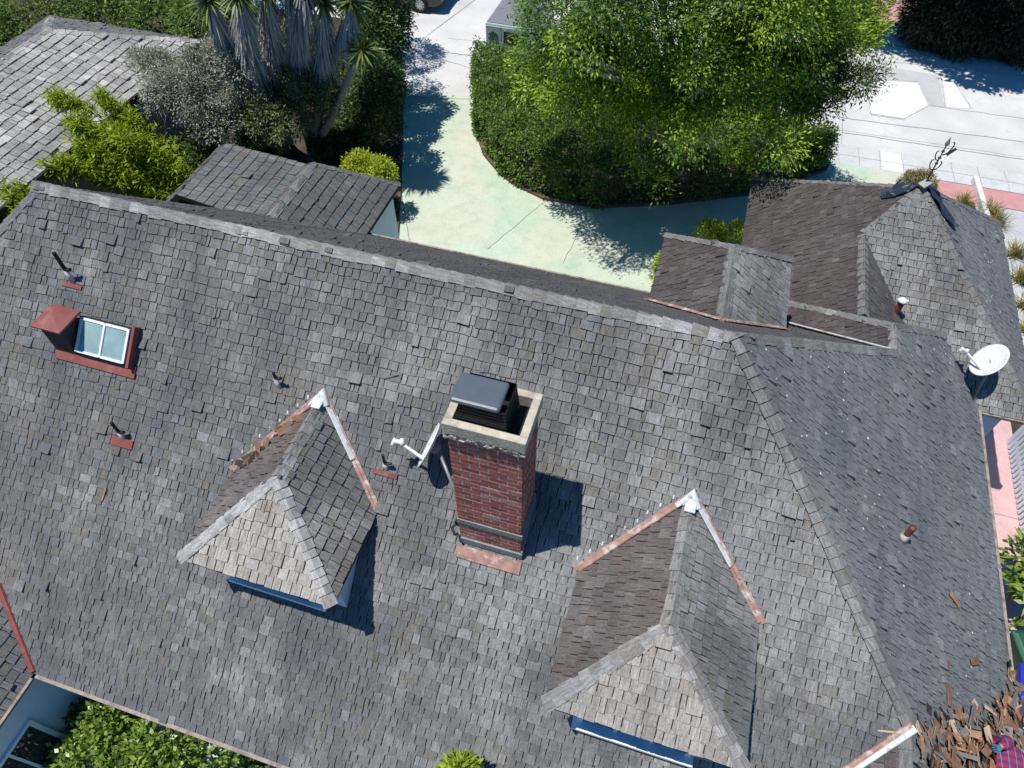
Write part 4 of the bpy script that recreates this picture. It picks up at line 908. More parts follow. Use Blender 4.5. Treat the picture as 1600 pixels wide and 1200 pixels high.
# front hedge, bottom left
p0 = at(250, 1150, 1.0)
tree('garden_hedge', 'bright glossy green hedge below the front eave at the lower left', 'hedge', (p0.x, p0.y, 0), [blob(185, 1135, 1.0, .55, .5, .6), blob(260, 1165, 1.0, .6, .5, .6), blob(150, 1190, 1.0, .5, .6, .6), blob(335, 1185, .9, .45, .4, .5), blob(230, 1230, 1.0, .9, .6, .6)], 'glossy', 380, 16, .17, .10, .055, 161, .05, trunkname='stem', crownname='foliage', tb=(.2, .95), shell=(.6, 1.03))
p0 = at(128, 1120, .7)
tree('dark_shrub', 'dark shaded shrub against the white wall under the eave', 'shrub', (p0.x, p0.y + .1, 0), [((p0.x, p0.y + .1, .6), (.3, .3, .55)), ((p0.x + .4, p0.y + .2, .6), (.4, .2, .5)), ((p0.x, p0.y - .55, .5), (.25, .35, .45))], 'dark', 150, 16, .14, .09, .05, 162, .03, trunkname='stem', crownname='foliage', tb=(.2, .8))
p0 = at(380, 1200, .5)
tree('dark_shrub', 'dusky shrub at the right end of the glossy hedge', 'shrub', (p0.x, p0.y, 0), [((p0.x, p0.y, .45), (.35, .3, .4))], 'dark', 60, 16, .14, .09, .05, 163, .03, trunkname='stem', crownname='foliage', tb=(.3, .9))
p0 = at(722, 1206, 3.75)
tree('treetop', 'tip of a lime green tree poking up at the lower edge of the roof', 'tree', (p0.x, p0.y - 1.2, 0), [((p0.x, p0.y, 3.72), (.20, .14, .16)), ((p0.x + .25, p0.y - .1, 3.6), (.16, .12, .15)), ((p0.x - .1, p0.y - .08, 3.6), (.16, .12, .15))], 'lime', 110, 16, .10, .09, .03, 164, .05, tb=(.35, .95))
# broad-leaved shrub on the pink path, right edge
p0 = at(1605, 905, 1.0)
tree('broadleaf_shrub', 'broad-leaved green shrub beside the pink side path', 'shrub', (p0.x + .1, p0.y, 0), [((p0.x, p0.y + .25, 1.1), (.34, .5, .5)), ((p0.x + .1, p0.y - .35, 1.0), (.30, .45, .5)), ((p0.x + .35, p0.y, 1.3), (.5, .7, .5))], 'glossy', 90, 12, .17, .21, .07, 165, .04, trunkname='stem', crownname='foliage', tb=(.05, .8), ntop=10)
# far right: dark foliage across the street, under a high canopy that shades the pavement
for i, (u, v, z, r, lab) in enumerate([(1490, 30, 1.3, 1.5, 'dark wide conifer bush across the street, left one of two'), (1590, 40, 1.3, 1.8, 'dark wide conifer bush across the street at the right edge')]):
    p = at(u, v, z); p.y += .6
    tree('dark_conifer', lab, 'bush', (p.x, p.y, 0), [((p.x, p.y, z), (r, 1.2, 1.4)), ((p.x + .9, p.y - .2, .8), (r * .8, 1.1, 1.0)), ((p.x - .7, p.y + .3, 1.2), (r * .7, 1.2, 1.3)), ((p.x, p.y + 1.2, 2.6), (r * 1.2, 1.4, 1.4))], 'conifer', 800, 30, .3, .2, .06, 171 + i, .12, tb=(.1, .8), droop=.3, lo=-.9, shell=(.4, 1.0))
tree('roadside_tree', 'tall dark tree at the mouth of the far pink driveway', 'tree', (7.0, 32.6, 0), [((5.6, 29.9, 7.6), (2.2, 1.4, 1.2)), ((9.0, 28.9, 7.6), (2.6, 1.7, 1.2)), ((7.4, 28.2, 7.4), (1.6, 1.0, .8)), ((10.6, 27.9, 7.6), (1.6, .9, .8)), ((3.6, 30.2, 7.8), (1.4, 1.0, 1.0)), ((8.0, 31.0, 7.8), (3.5, 2.0, 1.4))], 'dark', 1100, 26, .45, .24, .10, 175, .2, ntop=14)
# grasses
def tuft(u, v, label, seed, n=150, h=.75, z=0):
    rng = rs(seed); b_ = at(u, v, z); t = thing('ornamental_grass', tuple(b_), label, 'grass clump', 'ornamental grasses beside the rear wing')
    th = rng.uniform(.05, .95, n); ph = rng.uniform(0, 2*PI, n); d = np.stack([np.sin(th)*np.cos(ph), np.sin(th)*np.sin(ph), np.cos(th)], 1)
    p = np.array(b_) + np.stack([rng.normal(size=n)*.07, rng.normal(size=n)*.07, np.zeros(n)], 1)
    link('blades', leafmesh('blades', LF['dry'], p, d, np.stack([-np.sin(ph), np.cos(ph), np.zeros(n)+.3], 1) * .2 + np.array([0, 0, 1.0]), h * rng.uniform(.6, 1.15, n), np.full(n, .022), rng.uniform(0, 1, n), 4, .35), t)
for i, (u, v, lab) in enumerate([(1502, 322, 'golden grass clump left of the white garden wall'), (1545, 335, 'golden grass clump right of the white garden wall'), (1556, 352, 'golden grass clump nearest the corner of the rear wing'), (1585, 400, 'first golden grass clump along the rear wing eave'), (1592, 440, 'second golden grass clump along the rear wing eave'), (1600, 480, 'third golden grass clump along the rear wing eave'), (1606, 520, 'golden grass clump at the right edge beside the rear wing')]):
    tuft(u, v, lab, 180 + i)
p = at(1432, 292, .4)
tree('dry_shrub', 'dry khaki mound of foliage behind the roof peak', 'shrub', (p.x, p.y, 0), [((p.x, p.y, .35), (.55, .45, .55))], 'khaki', 220, 24, .11, .06, .03, 191, .04, trunkname='stem', crownname='foliage', tb=(.3, .8))
mb = MB(); a0, a1 = at(1520, 284, 0), at(1538, 345, 0); mb.bar(a0 + Vector((0, 0, .11)), a1 + Vector((0, 0, .11)), .15, .22); tag(mb.build('garden_wall', M['street2'], None, bevel=.02), 'low white garden wall between golden grass clumps', 'wall')

# ------------------------------------------------------------------ neighbouring house
def neighbour():
    t = thing('neighbour_house', (-19, 12, 0), 'neighbouring house with a low hipped roof of silvery wood shakes', 'house')
    ap = Vector((-19.05, 15.8, 3.72)); e0, e1, n0 = -16.2, -21.9, 18.6; ze = 2.5
    S0 = Vector((-19.05, 0, 3.72))
    for pl, mm, sd in (([ap, Vector((e0, n0, ze)), Vector((e0, 0, ze)), S0], M['shake'], 1), ([ap, Vector((e1, n0, ze)), Vector((e0, n0, ze))], M['sh_grey'], 2), ([ap, S0, Vector((e1, 0, ze)), Vector((e1, n0, ze))], M['sh_grey'], 3)):
        mb = MB(); shingle(mb, [pl], seed=200 + sd, exp=.235, w=(.12, .32), butt=.03, gap=(.008, .02), jit=.018, lift=.06, thick_deck=.14); mb.build('roof_slope', [mm, M['deck']], t)
    mb = MB(); n1 = Vector((.42, 0, 1)).normalized(); n2 = Vector((-.42, 0, 1)).normalized(); n3 = Vector((0, .42, 1)).normalized()
    caps(mb, (e0, n0, ze), ap, n1, n3, w=.16, step=.35, seed=1, th=.02); caps(mb, S0, ap, n1, n2, w=.16, step=.35, seed=2, th=.02); caps(mb, (e1, n0, ze), ap, n2, n3, w=.14, step=.35, seed=3)
    mb.build('hip_cap', M['sh_cap'], t)
    mb = MB(); mb.prism([(-21.3, 0), (-16.75, 0), (-16.75, 18.1), (-21.3, 18.1)], 0, 2.45); mb.build('wall', M['cement'], t)
    mb = MB(); mb.bar((e0 + .03, 0, ze - .07), (e0 + .03, n0, ze - .07), .06, .16); mb.build('fascia', M['darkbox'], t)
neighbour()

# ------------------------------------------------------------------ satellite dishes
def dish(c, n, a, b_, up, lnb, foot, label, mast_r=.022):
    c = Vector(c); n = Vector(n).normalized(); t = thing('satellite_dish', tuple(foot), label, 'satellite dish')
    X = Vector(up) - n * Vector(up).dot(n); X.normalize(); Y = n.cross(X); mb = MB(); R_, S_ = 8, 40; dp = .16 * a
    for side, off in ((1, 0), (-1, -.014)):
        V = [c + n * (off - dp)]
        for i in range(1, R_ + 1):
            r = i / R_
            for k_ in range(S_):
                th = 2*PI*k_/S_; V.append(c + X * (a * r * math.cos(th)) + Y * (b_ * r * math.sin(th)) + n * (off - dp + dp * r * r))
        F = []
        for k_ in range(S_): F.append((0, 1 + k_, 1 + (k_+1) % S_)[::side])
        for i in range(R_ - 1):
            for k_ in range(S_): F.append((1 + i*S_ + k_, 1 + (i+1)*S_ + k_, 1 + (i+1)*S_ + (k_+1) % S_, 1 + i*S_ + (k_+1) % S_)[::side])
        mb.add(V, F)
    off = 1 + R_ * S_; o1 = 1 + (R_ - 1) * S_
    for k_ in range(S_): mb.f.append([o1 + k_, off + o1 + k_, off + o1 + (k_+1) % S_, o1 + (k_+1) % S_]); mb.t.append(.5); mb.m.append(0); mb.uv += [(0, 0)] * 4
    mb.build('reflector', M['dish'], t, True)
    L_ = Vector(lnb); mb = MB(); st = c - X * a * .98 * (1 if (c - X * a - L_).length < (c + X * a - L_).length else -1) * .62
    back = c - n * (dp + .05); mb.bar(st - n * .02, L_, .035, .03); mb.build('arm', M['dish'], t)
    mb = MB(); d = (st - L_).normalized(); f = (c - L_).normalized(); mb.tube([L_ - f * .07, L_ + f * .02, L_ + f * .03, L_ + f * .07], [.028, .03, .05, .05], 12)
    mb.tube([L_ - f * .05 + X * .04, L_ - f * .05 - X * .06], .024, 8); mb.build('receiver', M['dish'], t, True)
    mb = MB(); foot = Vector(foot); kn = back - n * .04; mb.tube([foot, foot.lerp(kn, .6), kn], mast_r, 10); mb.box(kn + n * .03, (.10, .10, .10)); 
    mb.bar(foot + Vector((.0, 0, .01)) - X * .07, foot + X * .07, .08, .02)
    mb.build('mast', M['steel'], t, True); return t
cd = at(669, 695, 6.15); view = (CAM - cd).normalized(); e_ = (-.90 * cR + .43 * cU)
dish(cd, view * .16 + e_.normalized(), .30, .27, (cR * .43 + cU * .9), at(622, 690, 6.2), (-1.80, 3.75, at(704, 737, 5.9).z - .1), 'small white satellite dish edge-on beside the brick chimney')
ce = at(1545, 562, 3.58); view = (CAM - ce).normalized(); e_ = (-.55 * cR + .83 * cU)
dish(ce, view * .62 + e_.normalized() * .78, .36, .31, (cR * .74 + cU * .67), at(1507, 547, 3.55), (6.03, 10.25, 2.74), 'large white satellite dish on the rear eave corner of the house', .028)
mb = MB(); mb.tube([(-1.86, 3.7, 5.45), (-1.9, 3.62, 5.42), (-1.84, 3.55, 5.4), (-1.83, 3.6, 5.33)], .018, 7); mb.box((-1.845, 3.72, 5.46), (.07, .1, .10)); 
tag(mb.build('cable_box', M['black']), 'small black cable junction low on the left side of the chimney', 'cable box')

# ------------------------------------------------------------------ weather vane and tarp on the peak
def vane():
    b_ = P + Vector((0, 0, .05)); t = thing('weather_vane', tuple(b_), 'wrought iron weather vane with curled ornaments on the rear roof peak', 'weather vane')
    mb = MB(); z = lambda h: b_ + Vector((0, 0, h))
    mb.tube([z(-.1), z(.3), z(.9)], [.016, .014, .010], 8); mb.build('pole', M['iron'], t)
    mb = MB()
    for h, s, sg in ((.34, .10, -1), (.34, .08, 1), (.55, .09, -1), (.66, .12, 1)):
        pts = [z(h) + cR.normalized() * (sg * s * (.2 + 1.0 * math.sin(q * 1.9))) + Vector((0, 0, s * (1.1 - 1.1 * math.cos(q * 2.6)))) for q in [i / 9 * 1.3 for i in range(10)]]
        mb.tube(pts, .011, 6)
    for h in (.27, .48, .60, .74): mb.tube([z(h - .03), z(h), z(h + .03)], [.012, .034, .012], 8)
    mb.build('scroll', M['iron'], t)
    mb = MB(); mb.tube([z(.84), z(.90), z(1.03)], [.012, .042, .004], 8); mb.build('finial', M['steel'], t)
    mb = MB(); mb.bar(z(.66) + cR * .10, z(.80) + cR * .22, .05, .02); mb.build('pointer', M['iron'], t)
vane()
def tarp():
    rng = random.Random(4); V = []; nu, nv = 22, 12
    mb = MB()
    for i in range(nu + 1):
        f = i / nu; ang = math.radians(-28 + f * 226) ; 
        for j in range(nv + 1):
            r = .02 + j / nv * (.46 + .14 * math.sin(f * 9 + 1) + .10 * math.sin(f * 23) + (.20 if .03 < f < .12 else 0))
            x, y = P.x + r * math.cos(ang) * 1.0, P.y + .02 + r * math.sin(ang)
            z = min(P.z - .84 * abs(x - P.x), P.z - .84 * (y - P.y) if y > P.y else P.z - .75 * (P.y - y)) + .085 + .045 * math.sin(f * 40 + j) * (j / nv) + rng.uniform(-.015, .02)
            V.append((x, y, z))
    mb.add(V, [(i*(nv+1)+j, (i+1)*(nv+1)+j, (i+1)*(nv+1)+j+1, i*(nv+1)+j+1) for i in range(nu) for j in range(nv)])
    o = mb.build('tarp', M['tarp'], None); s = o.modifiers.new('thickness', 'SOLIDIFY'); s.thickness = .008
    tag(o, 'crumpled navy tarp draped over the rear roof peak', 'tarp')
tarp()
mb = MB(); mb.bar(P + Vector((-.08, -.1, .06)), P + Vector((.06, .02, .12)), .16, .05); mb.build('peak_cap', M['sh_cap'], house)

# ------------------------------------------------------------------ vehicles
M['carpaint'] = mat('dark_grey_car_paint', (.035,.037,.042), .25, .05, 4, .3, .6)
M['tyre'] = mat('tyre_rubber', (.015,.015,.016), .85, .2, 12)
M['rim'] = mat('alloy_rim', (.45,.46,.48), .3, .08, 8, .8)
M['vanpaint'] = mat('pale_grey_green_van_paint', (.44,.54,.54), .35, .06, 3, .0, .5)
M['vanroof'] = mat('grey_van_roof', (.20,.20,.23), .5, .1, 3)
M['logo'] = mat('dark_navy_lettering', (.02,.035,.055), .5, .1, 4)
M['lamp_red'] = mat('red_lamp_lens', (.35,.02,.02), .3, .1, 5)
def loft(mb, secs, mi=0, tint=.5):
    n = len(secs[0]); V = [p for s in secs for p in s]
    F = [(i*n + k_, (i+1)*n + k_, (i+1)*n + (k_+1) % n, i*n + (k_+1) % n) for i in range(len(secs) - 1) for k_ in range(n)]
    F += [tuple(range(n)), tuple((len(secs)-1)*n + k_ for k_ in range(n))[::-1]]; mb.add(V, F, tint, mi)
def wheel(t, x, y, r, w, axis):
    ax = Vector(axis); c = Vector((x, y, r)); mb = MB()
    prof = [(.62, -.5), (.95, -.5), (1, -.35), (1, .35), (.95, .5), (.62, .5)]; n = 28; e1 = Vector((0, 0, 1)); e2 = ax.cross(e1)
    V = [c + (e1 * math.cos(2*PI*k_/n) + e2 * math.sin(2*PI*k_/n)) * (r * a) + ax * (w * b_) for k_ in range(n) for a, b_ in prof]; m_ = len(prof)
    mb.add(V, [(k_*m_ + j, k_*m_ + (j+1) % m_, ((k_+1) % n)*m_ + (j+1) % m_, ((k_+1) % n)*m_ + j) for k_ in range(n) for j in range(m_)])
    wh = mb.build('wheel', M['tyre'], t, True); mb = MB()
    for s in (-1, 1):
        for k_ in range(10):
            a = 2*PI*k_/10; mb.bar(c + ax * (s * w * .38), c + ax * (s * w * .42) + (e1 * math.cos(a) + e2 * math.sin(a)) * r * .6, r * .13, .03, ax)
        mb.tube([c + ax * (s * w * .3), c + ax * (s * w * .46)], r * .16, 12)
    mb.tube([c - ax * w * .3, c + ax * w * .3], r * .63, 20); sub('rim', mb, M['rim'], wh)
def car(x0, x1, y, label):
    t = thing('parked_car', ((x0 + x1) / 2, y, 0), label, 'car'); L_ = x1 - x0; W_ = .90
    prof = [(0, .42, .62, .62), (.03, .3, .86, .80), (.10, .24, .98, .86), (.30, .22, 1.04, .9), (.55, .22, 1.06, .9), (.80, .22, 1.08, .9), (.93, .26, 1.04, .87), (.985, .34, .92, .82), (1, .45, .75, .72)]
    secs = []
    for f, z0, z1, w in prof:
        zm = z0 + (z1 - z0) * .55; secs.append([(x0 + f*L_, y - w*.90, z0), (x0 + f*L_, y - w, zm), (x0 + f*L_, y - w*.93, z1), (x0 + f*L_, y + w*.93, z1), (x0 + f*L_, y + w, zm), (x0 + f*L_, y + w*.90, z0)])
    mb = MB(); loft(mb, secs); mb.build('body', M['carpaint'], t, True, .03)
    gl = [(.26, 1.03, 1.05, .84), (.40, 1.03, 1.55, .66), (.52, 1.03, 1.62, .68), (.80, 1.03, 1.58, .66), (.95, 1.02, 1.08, .80)]
    secs = [[(x0 + f*L_, y - W_*.9, z0), (x0 + f*L_, y - w, z1), (x0 + f*L_, y + w, z1), (x0 + f*L_, y + W_*.9, z0)] for f, z0, z1, w in gl]
    mb = MB(); loft(mb, secs); mb.build('window', M['glass'], t, True)
    mb = MB(); mb.box((x0 + .60*L_, y, 1.60), (L_*.34, 1.32, .06)); mb.build('roof', M['carpaint'], t, False, .025)
    for f in (.2, .79):
        for s in (-1, 1): wheel(t, x0 + f*L_, y + s*.80, .34, .22, (0, 1, 0))
    for s in (-1, 1):
        mb = MB(); mb.box((x1 - .06, y + s*.62, .86), (.12, .3, .14)); mb.build('tail_lamp', M['lamp_red'], t, False, .02)
        mb = MB(); mb.box((x0 + .10, y + s*.62, .74), (.14, .3, .12)); mb.build('headlight', M['dish'], t, False, .02)
        for f in (.48, .68): mb = MB(); mb.box((x0 + f*L_, y + s*.905, .86), (.16, .03, .03)); mb.build('door_handle', M['rim'], t)
wx = at(657, 6, .34)
car(wx.x - .79 * 4.3, wx.x + .21 * 4.3, wx.y + .8, 'dark grey car parked on the street at the top edge')
def van():
    x0, y0, h = -8.36, 23.95, 1.78; w, L_ = 1.55, 3.8; x1 = x0 + w; t = thing('delivery_van', (x0 + w/2, y0 + L_/2, 0), 'pale van seen from behind the hedge, dark cube emblem on its rear door', 'van')
    mb = MB(); mb.box(((x0+x1)/2, y0 + L_*.40, .28 + (h-.28)/2), (w, L_*.8, h - .28)); mb.build('body', M['vanpaint'], t, False, .05)
    mb = MB(); loft(mb, [[(x0+.03, y0 + L_*.8 + d, .3), (x0+.03+q, y0 + L_*.8 + d, z), (x1-.03-q, y0 + L_*.8 + d, z), (x1-.03, y0 + L_*.8 + d, .3)] for d, z, q in ((-.02, h-.06, .06), (.25, h-.2, .08), (.55, 1.02, .06), (.85, .9, .08))]); mb.build('bonnet', M['vanpaint'], t, True, .02)
    mb = MB(); mb.box(((x0+x1)/2, y0 + L_*.40, h + .012), (w - .1, L_*.78, .024)); mb.build('roof', M['vanroof'], t, False, .01)
    xs = x0 + .60
    for a, b_ in ((x0 + .03, xs - .012), (xs + .012, x1 - .03)):
        mb = MB(); mb.box(((a+b_)/2, y0 - .012, 1.02), (b_ - a, .03, 1.36)); d = mb.build('rear_door', M['vanpaint'], t, False, .008)
        mb = MB(); mb.box(((a+b_)/2, y0 - .035, .88), (b_ - a, .02, .035)); sub('trim_strip', mb, M['trim'], d)
        mb = MB(); mb.box((a + .08 if a > xs else b_ - .08, y0 - .04, .98), (.03, .03, .14)); sub('handle', mb, M['iron'], d)
        if a < xs:
            mb = MB(); cx, cz, r = (a+b_)/2 - .01, 1.33, .19; yy = y0 - .032; pt = lambda k_, q: Vector((cx + r*q*math.sin(PI/3*k_), yy, cz + r*q*math.cos(PI/3*k_)))
            for k_ in range(6): mb.bar(pt(k_, 1), pt(k_+1, 1), .008, .035, (0, 1, 0) if 0 else (0, -1, 0))
            o0 = Vector((cx, yy - .001, cz))
            for k_ in (1, 3, 5): mb.bar(o0, pt(k_, .98), .03, .008)
            for k_, m_ in ((1, 3), (3, 5), (5, 1)):
                mid = pt(k_ + 1, .55) + Vector((0, -.002, 0)); mb.bar(mid, (pt(k_, .62)).lerp(pt(k_+1, .9), .4) + Vector((0, -.002, 0)), .03, .008); mb.bar(mid, pt(k_+2, .60) + Vector((0, -.003, 0)), .028, .008)
            sub('emblem', mb, M['logo'], d)
        else:
            mb = MB(); mb.box(((a+b_)/2, y0 - .032, 1.36), (b_ - a - .16, .012, .42)); sub('rear_window', mb, M['glass'], d)
    for f in (.16, .84):
        for x in (x0 + .12, x1 - .12): wheel(t, x, y0 + f*L_, .30, .2, (1, 0, 0))
    for x in (x0 + .02, x1 - .02): mb = MB(); mb.box((x, y0 - .01, .62), (.06, .06, .3)); mb.build('tail_lamp', M['lamp_red'], t, False, .01)
    mb = MB(); mb.box(((x0+x1)/2, y0 - .03, .33), (w, .12, .16)); mb.build('bumper', M['darkbox'], t, False, .03)
van()

# ------------------------------------------------------------------ fence, bins
def fence():
    x, ya, yb = 8.2, 9.5, 11.6; t = thing('picket_fence', (x, (ya+yb)/2, 0), 'white picket fence beside the pink side path', 'fence')
    n = 17
    for i in range(n):
        y = ya + (yb - ya) * i / (n - 1); mb = MB()
        mb.add([(x-.012, y-.04, .05), (x+.012, y-.04, .05), (x+.012, y+.04, .05), (x-.012, y+.04, .05), (x-.012, y-.04, .92), (x+.012, y-.04, .92), (x+.012, y+.04, .92), (x-.012, y+.04, .92), (x-.012, y, 1.0), (x+.012, y, 1.0)],
               [(3,2,1,0), (0,1,5,4), (2,3,7,6), (1,2,6,9,5), (3,0,4,8,7), (4,5,9,8), (6,7,8,9)]); mb.build('picket', M['trim'], t)
    mb = MB()
    for z in (.3, .75): mb.bar((x + .032, ya - .05, z), (x + .032, yb + .05, z), .04, .08)
    mb.build('rail', M['trim'], t)
    for y in (ya - .14, yb + .14): mb = MB(); mb.box((x + .02, y, .55), (.1, .1, 1.1)); mb.box((x + .02, y, 1.115), (.14, .14, .03)); mb.build('post', M['trim'], t, False, .01)
fence()
def wheelie(x, y, col, label, rot):
    m = mat(label.split()[0] + '_bin_plastic', col, .45, .08, 5, 0, .5); t = thing('wheeled_bin', (x, y, 0), label, 'bin', 'wheeled bins on the side path')
    mb = MB(); R_ = Matrix.Rotation(rot, 3, 'Z'); q = lambda a, b_, z: Vector((x, y, 0)) + R_ @ Vector((a, b_, z))
    secs = [[q(sx*w, sy*d, z) for sx, sy in ((-1,-1), (1,-1), (1,1), (-1,1))] for z, w, d in ((.08, .21, .22), (.5, .245, .26), (.92, .28, .30), (.98, .30, .32))]
    loft(mb, secs); mb.build('body', m, t, False, .03)
    mb = MB(); loft(mb, [[q(sx*w, sy*d, z) for sx, sy in ((-1,-1), (1,-1), (1,1), (-1,1))] for z, w, d in ((.985, .31, .33), (1.02, .31, .33), (1.07, .24, .26))]); l = mb.build('lid', m, t, False, .03)
    mb = MB(); mb.tube([q(-.2, -.36, 1.0), q(.2, -.36, 1.0)], .02, 8); sub('handle', mb, m, l)
    for s in (-1, 1): mb = MB(); mb.tube([q(s*.22 - .02, -.24, .1), q(s*.22 + .02, -.24, .1)], .1, 14); mb.build('wheel', M['tyre'], t)
bq = at(1592, 1008, 1.0); wheelie(bq.x + .26, bq.y, (.012, .085, .045), 'green wheeled bin on the pink side path', .25)
bq = at(1593, 1062, 1.0); wheelie(bq.x + .30, bq.y - .05, (.012, .03, .36), 'blue wheeled bin beside the green one', -.12)

# ------------------------------------------------------------------ torn shingles and the worker
def scraps():
    rng = random.Random(77); metas = []
    for i in range(14):
        L_, W_, h = rng.uniform(.09, .34), rng.uniform(.018, .11), rng.uniform(.005, .012); mb = MB(); n = 4
        up = []; dn = []
        for j in range(n + 1):
            f = j / n; z = .008 * math.sin(f * 3 + i); e_ = 1 if j in (0, n) else .35; q_ = W_ * .12 * e_; w0 = -W_/2 + rng.uniform(-q_, q_); w1 = W_/2 + rng.uniform(-q_, q_)
            ex = (rng.uniform(-.03, .03) * L_ * 2) if j in (0, n) else 0; up += [(-L_/2 + L_*f + ex, w0, z + h), (-L_/2 + L_*f, w1, z + h)]; dn += [(-L_/2 + L_*f + ex, w0, z), (-L_/2 + L_*f, w1, z)]
        V = up + dn; m_ = len(up); F = []
        for j in range(n): F += [(2*j, 2*j+2, 2*j+3, 2*j+1), (m_+2*j+1, m_+2*j+3, m_+2*j+2, m_+2*j), (2*j+1, 2*j+3, m_+2*j+3, m_+2*j+1), (2*j+2, 2*j, m_+2*j, m_+2*j+2)]
        F += [(0, 1, m_+1, m_), (2*n+1, 2*n, m_+2*n, m_+2*n+1)]
        mb.add(V, F); metas.append(mb)
    meshes = {}
    def place(p, rot, k_, w, label, group):
        key = (k_, w)
        if key not in meshes: meshes[key] = metas[k_].mesh('shingle_scrap', M['wood'][w])
        o = bpy.data.objects.new('shingle_scrap', meshes[key]); COL.objects.link(o); o.location = p; o.rotation_mode = 'QUATERNION'; o.rotation_quaternion = rot
        tag(o, label, 'wood scrap', group)
    qE = Vector((0, 0, 1)).rotation_difference(nE)
    lab = 'torn wood shingle scrap lying in the debris heap on the roof corner'; grp = 'torn shingle scraps in the heap'
    dens = [((1530, 1150), 85, 50, 150), ((1585, 1110), 30, 45, 62), ((1470, 1180), 40, 26, 56), ((1560, 1190), 60, 30, 24)]
    for (u0, v0), su, sv, n in dens:
        for i in range(n):
            u, v = rng.gauss(u0, su * .55), rng.gauss(v0, sv * .6); lim = 1080 + max(0, (1570 - u)) * .42 if u < 1570 else 1062
            if v < lim: v = lim + abs(rng.gauss(0, 20))
            if u < 1432: u = 1432 + rng.random() * 40
            h = .02 + .16 * rng.random() * min(1, (v - lim + 10) / 60)
            p = pE(u, v, h)
            if p.x > 6.25: p.x = 6.25 - rng.random() * .2; p.z = ZR - T * (p.x - B.x) + h * 1.3
            rot = Quaternion((0, 0, 1), rng.gauss(1.9, .9)) if rng.random() < .5 else Quaternion((0, 0, 1), rng.uniform(0, PI))
            tl = Quaternion((rng.gauss(0, 1), rng.gauss(0, 1), 0.01), rng.gauss(0, .42))
            place(p, qE @ tl @ rot, rng.randrange(14), rng.choices(range(5), (.24, .28, .30, .08, .10))[0], lab, grp)
    for u, v, w, a, lb in ((1492, 938, 0, .1, 'tan wood scrap alone on the blue-grey slope, well above the heap'), (1480, 1040, 1, -1.1, 'short brown wood scrap on the slope above the heap'), (1523, 1033, 1, .8, 'broken brown wood scrap near the right eave above the heap'),
                            (1452, 1108, 4, .2, 'blackened shingle propped at the foot of the hip'), (1478, 1120, 4, -.1, 'long blackened shingle lying flat at the top of the heap'), (1437, 1130, 4, -.8, 'blackened shingle beside the hip end'), (1482, 1085, 1, -1.2, 'long brown splinter pointing up the slope')):
        place(pE(u, v, .035), qE @ Quaternion((0, 0, 1), a - .3), rng.randrange(14), w, lb, None) if True else None
    qS0 = Vector((0, 0, 1)).rotation_difference(nS)
    for i in range(26):
        f = rng.random() ** .8; p = Vector((-5.10, 3.70, 5.16)).lerp(Vector((-4.35, 4.38, 5.78)), f) + nS * .075 + Vector((rng.uniform(-.02, .12), rng.uniform(-.10, .06), .0))
        place(p, qS0 @ Quaternion((0, 0, 1), rng.gauss(.75, .5)) @ Quaternion((1, 0, 0), rng.gauss(0, .3)), rng.randrange(14), rng.choice((1, 1, 0, 4, 2)), 'rotten brown wood scrap along the left valley of the left front dormer', 'rotten scraps in the dormer valley')
    qS = Vector((0, 0, 1)).rotation_difference(nS); sz = [max(p[0] for p in q.v) * 2 * (max(p[1] for p in q.v)) for q in metas]; KS = sz.index(min(sz)); KL = max(range(14), key=lambda i: max(p[0] for p in metas[i].v) / max(p[1] for p in metas[i].v))
    for u, v, w, a, lb in ((610, 588, 2, .5, 'pale wood chip on the front slope above the chimney'), (162, 773, 0, 1.4, 'small tan leaf-like chip on the front slope left of the left dormer'), (1387, 1143, 3, .25, 'pale split batten lying across the front slope at the right flashing')):
        place(pS(u, v, .03), qS @ Quaternion((0, 0, 1), a), KL if u > 1000 else KS, w, lb, None)
scraps()
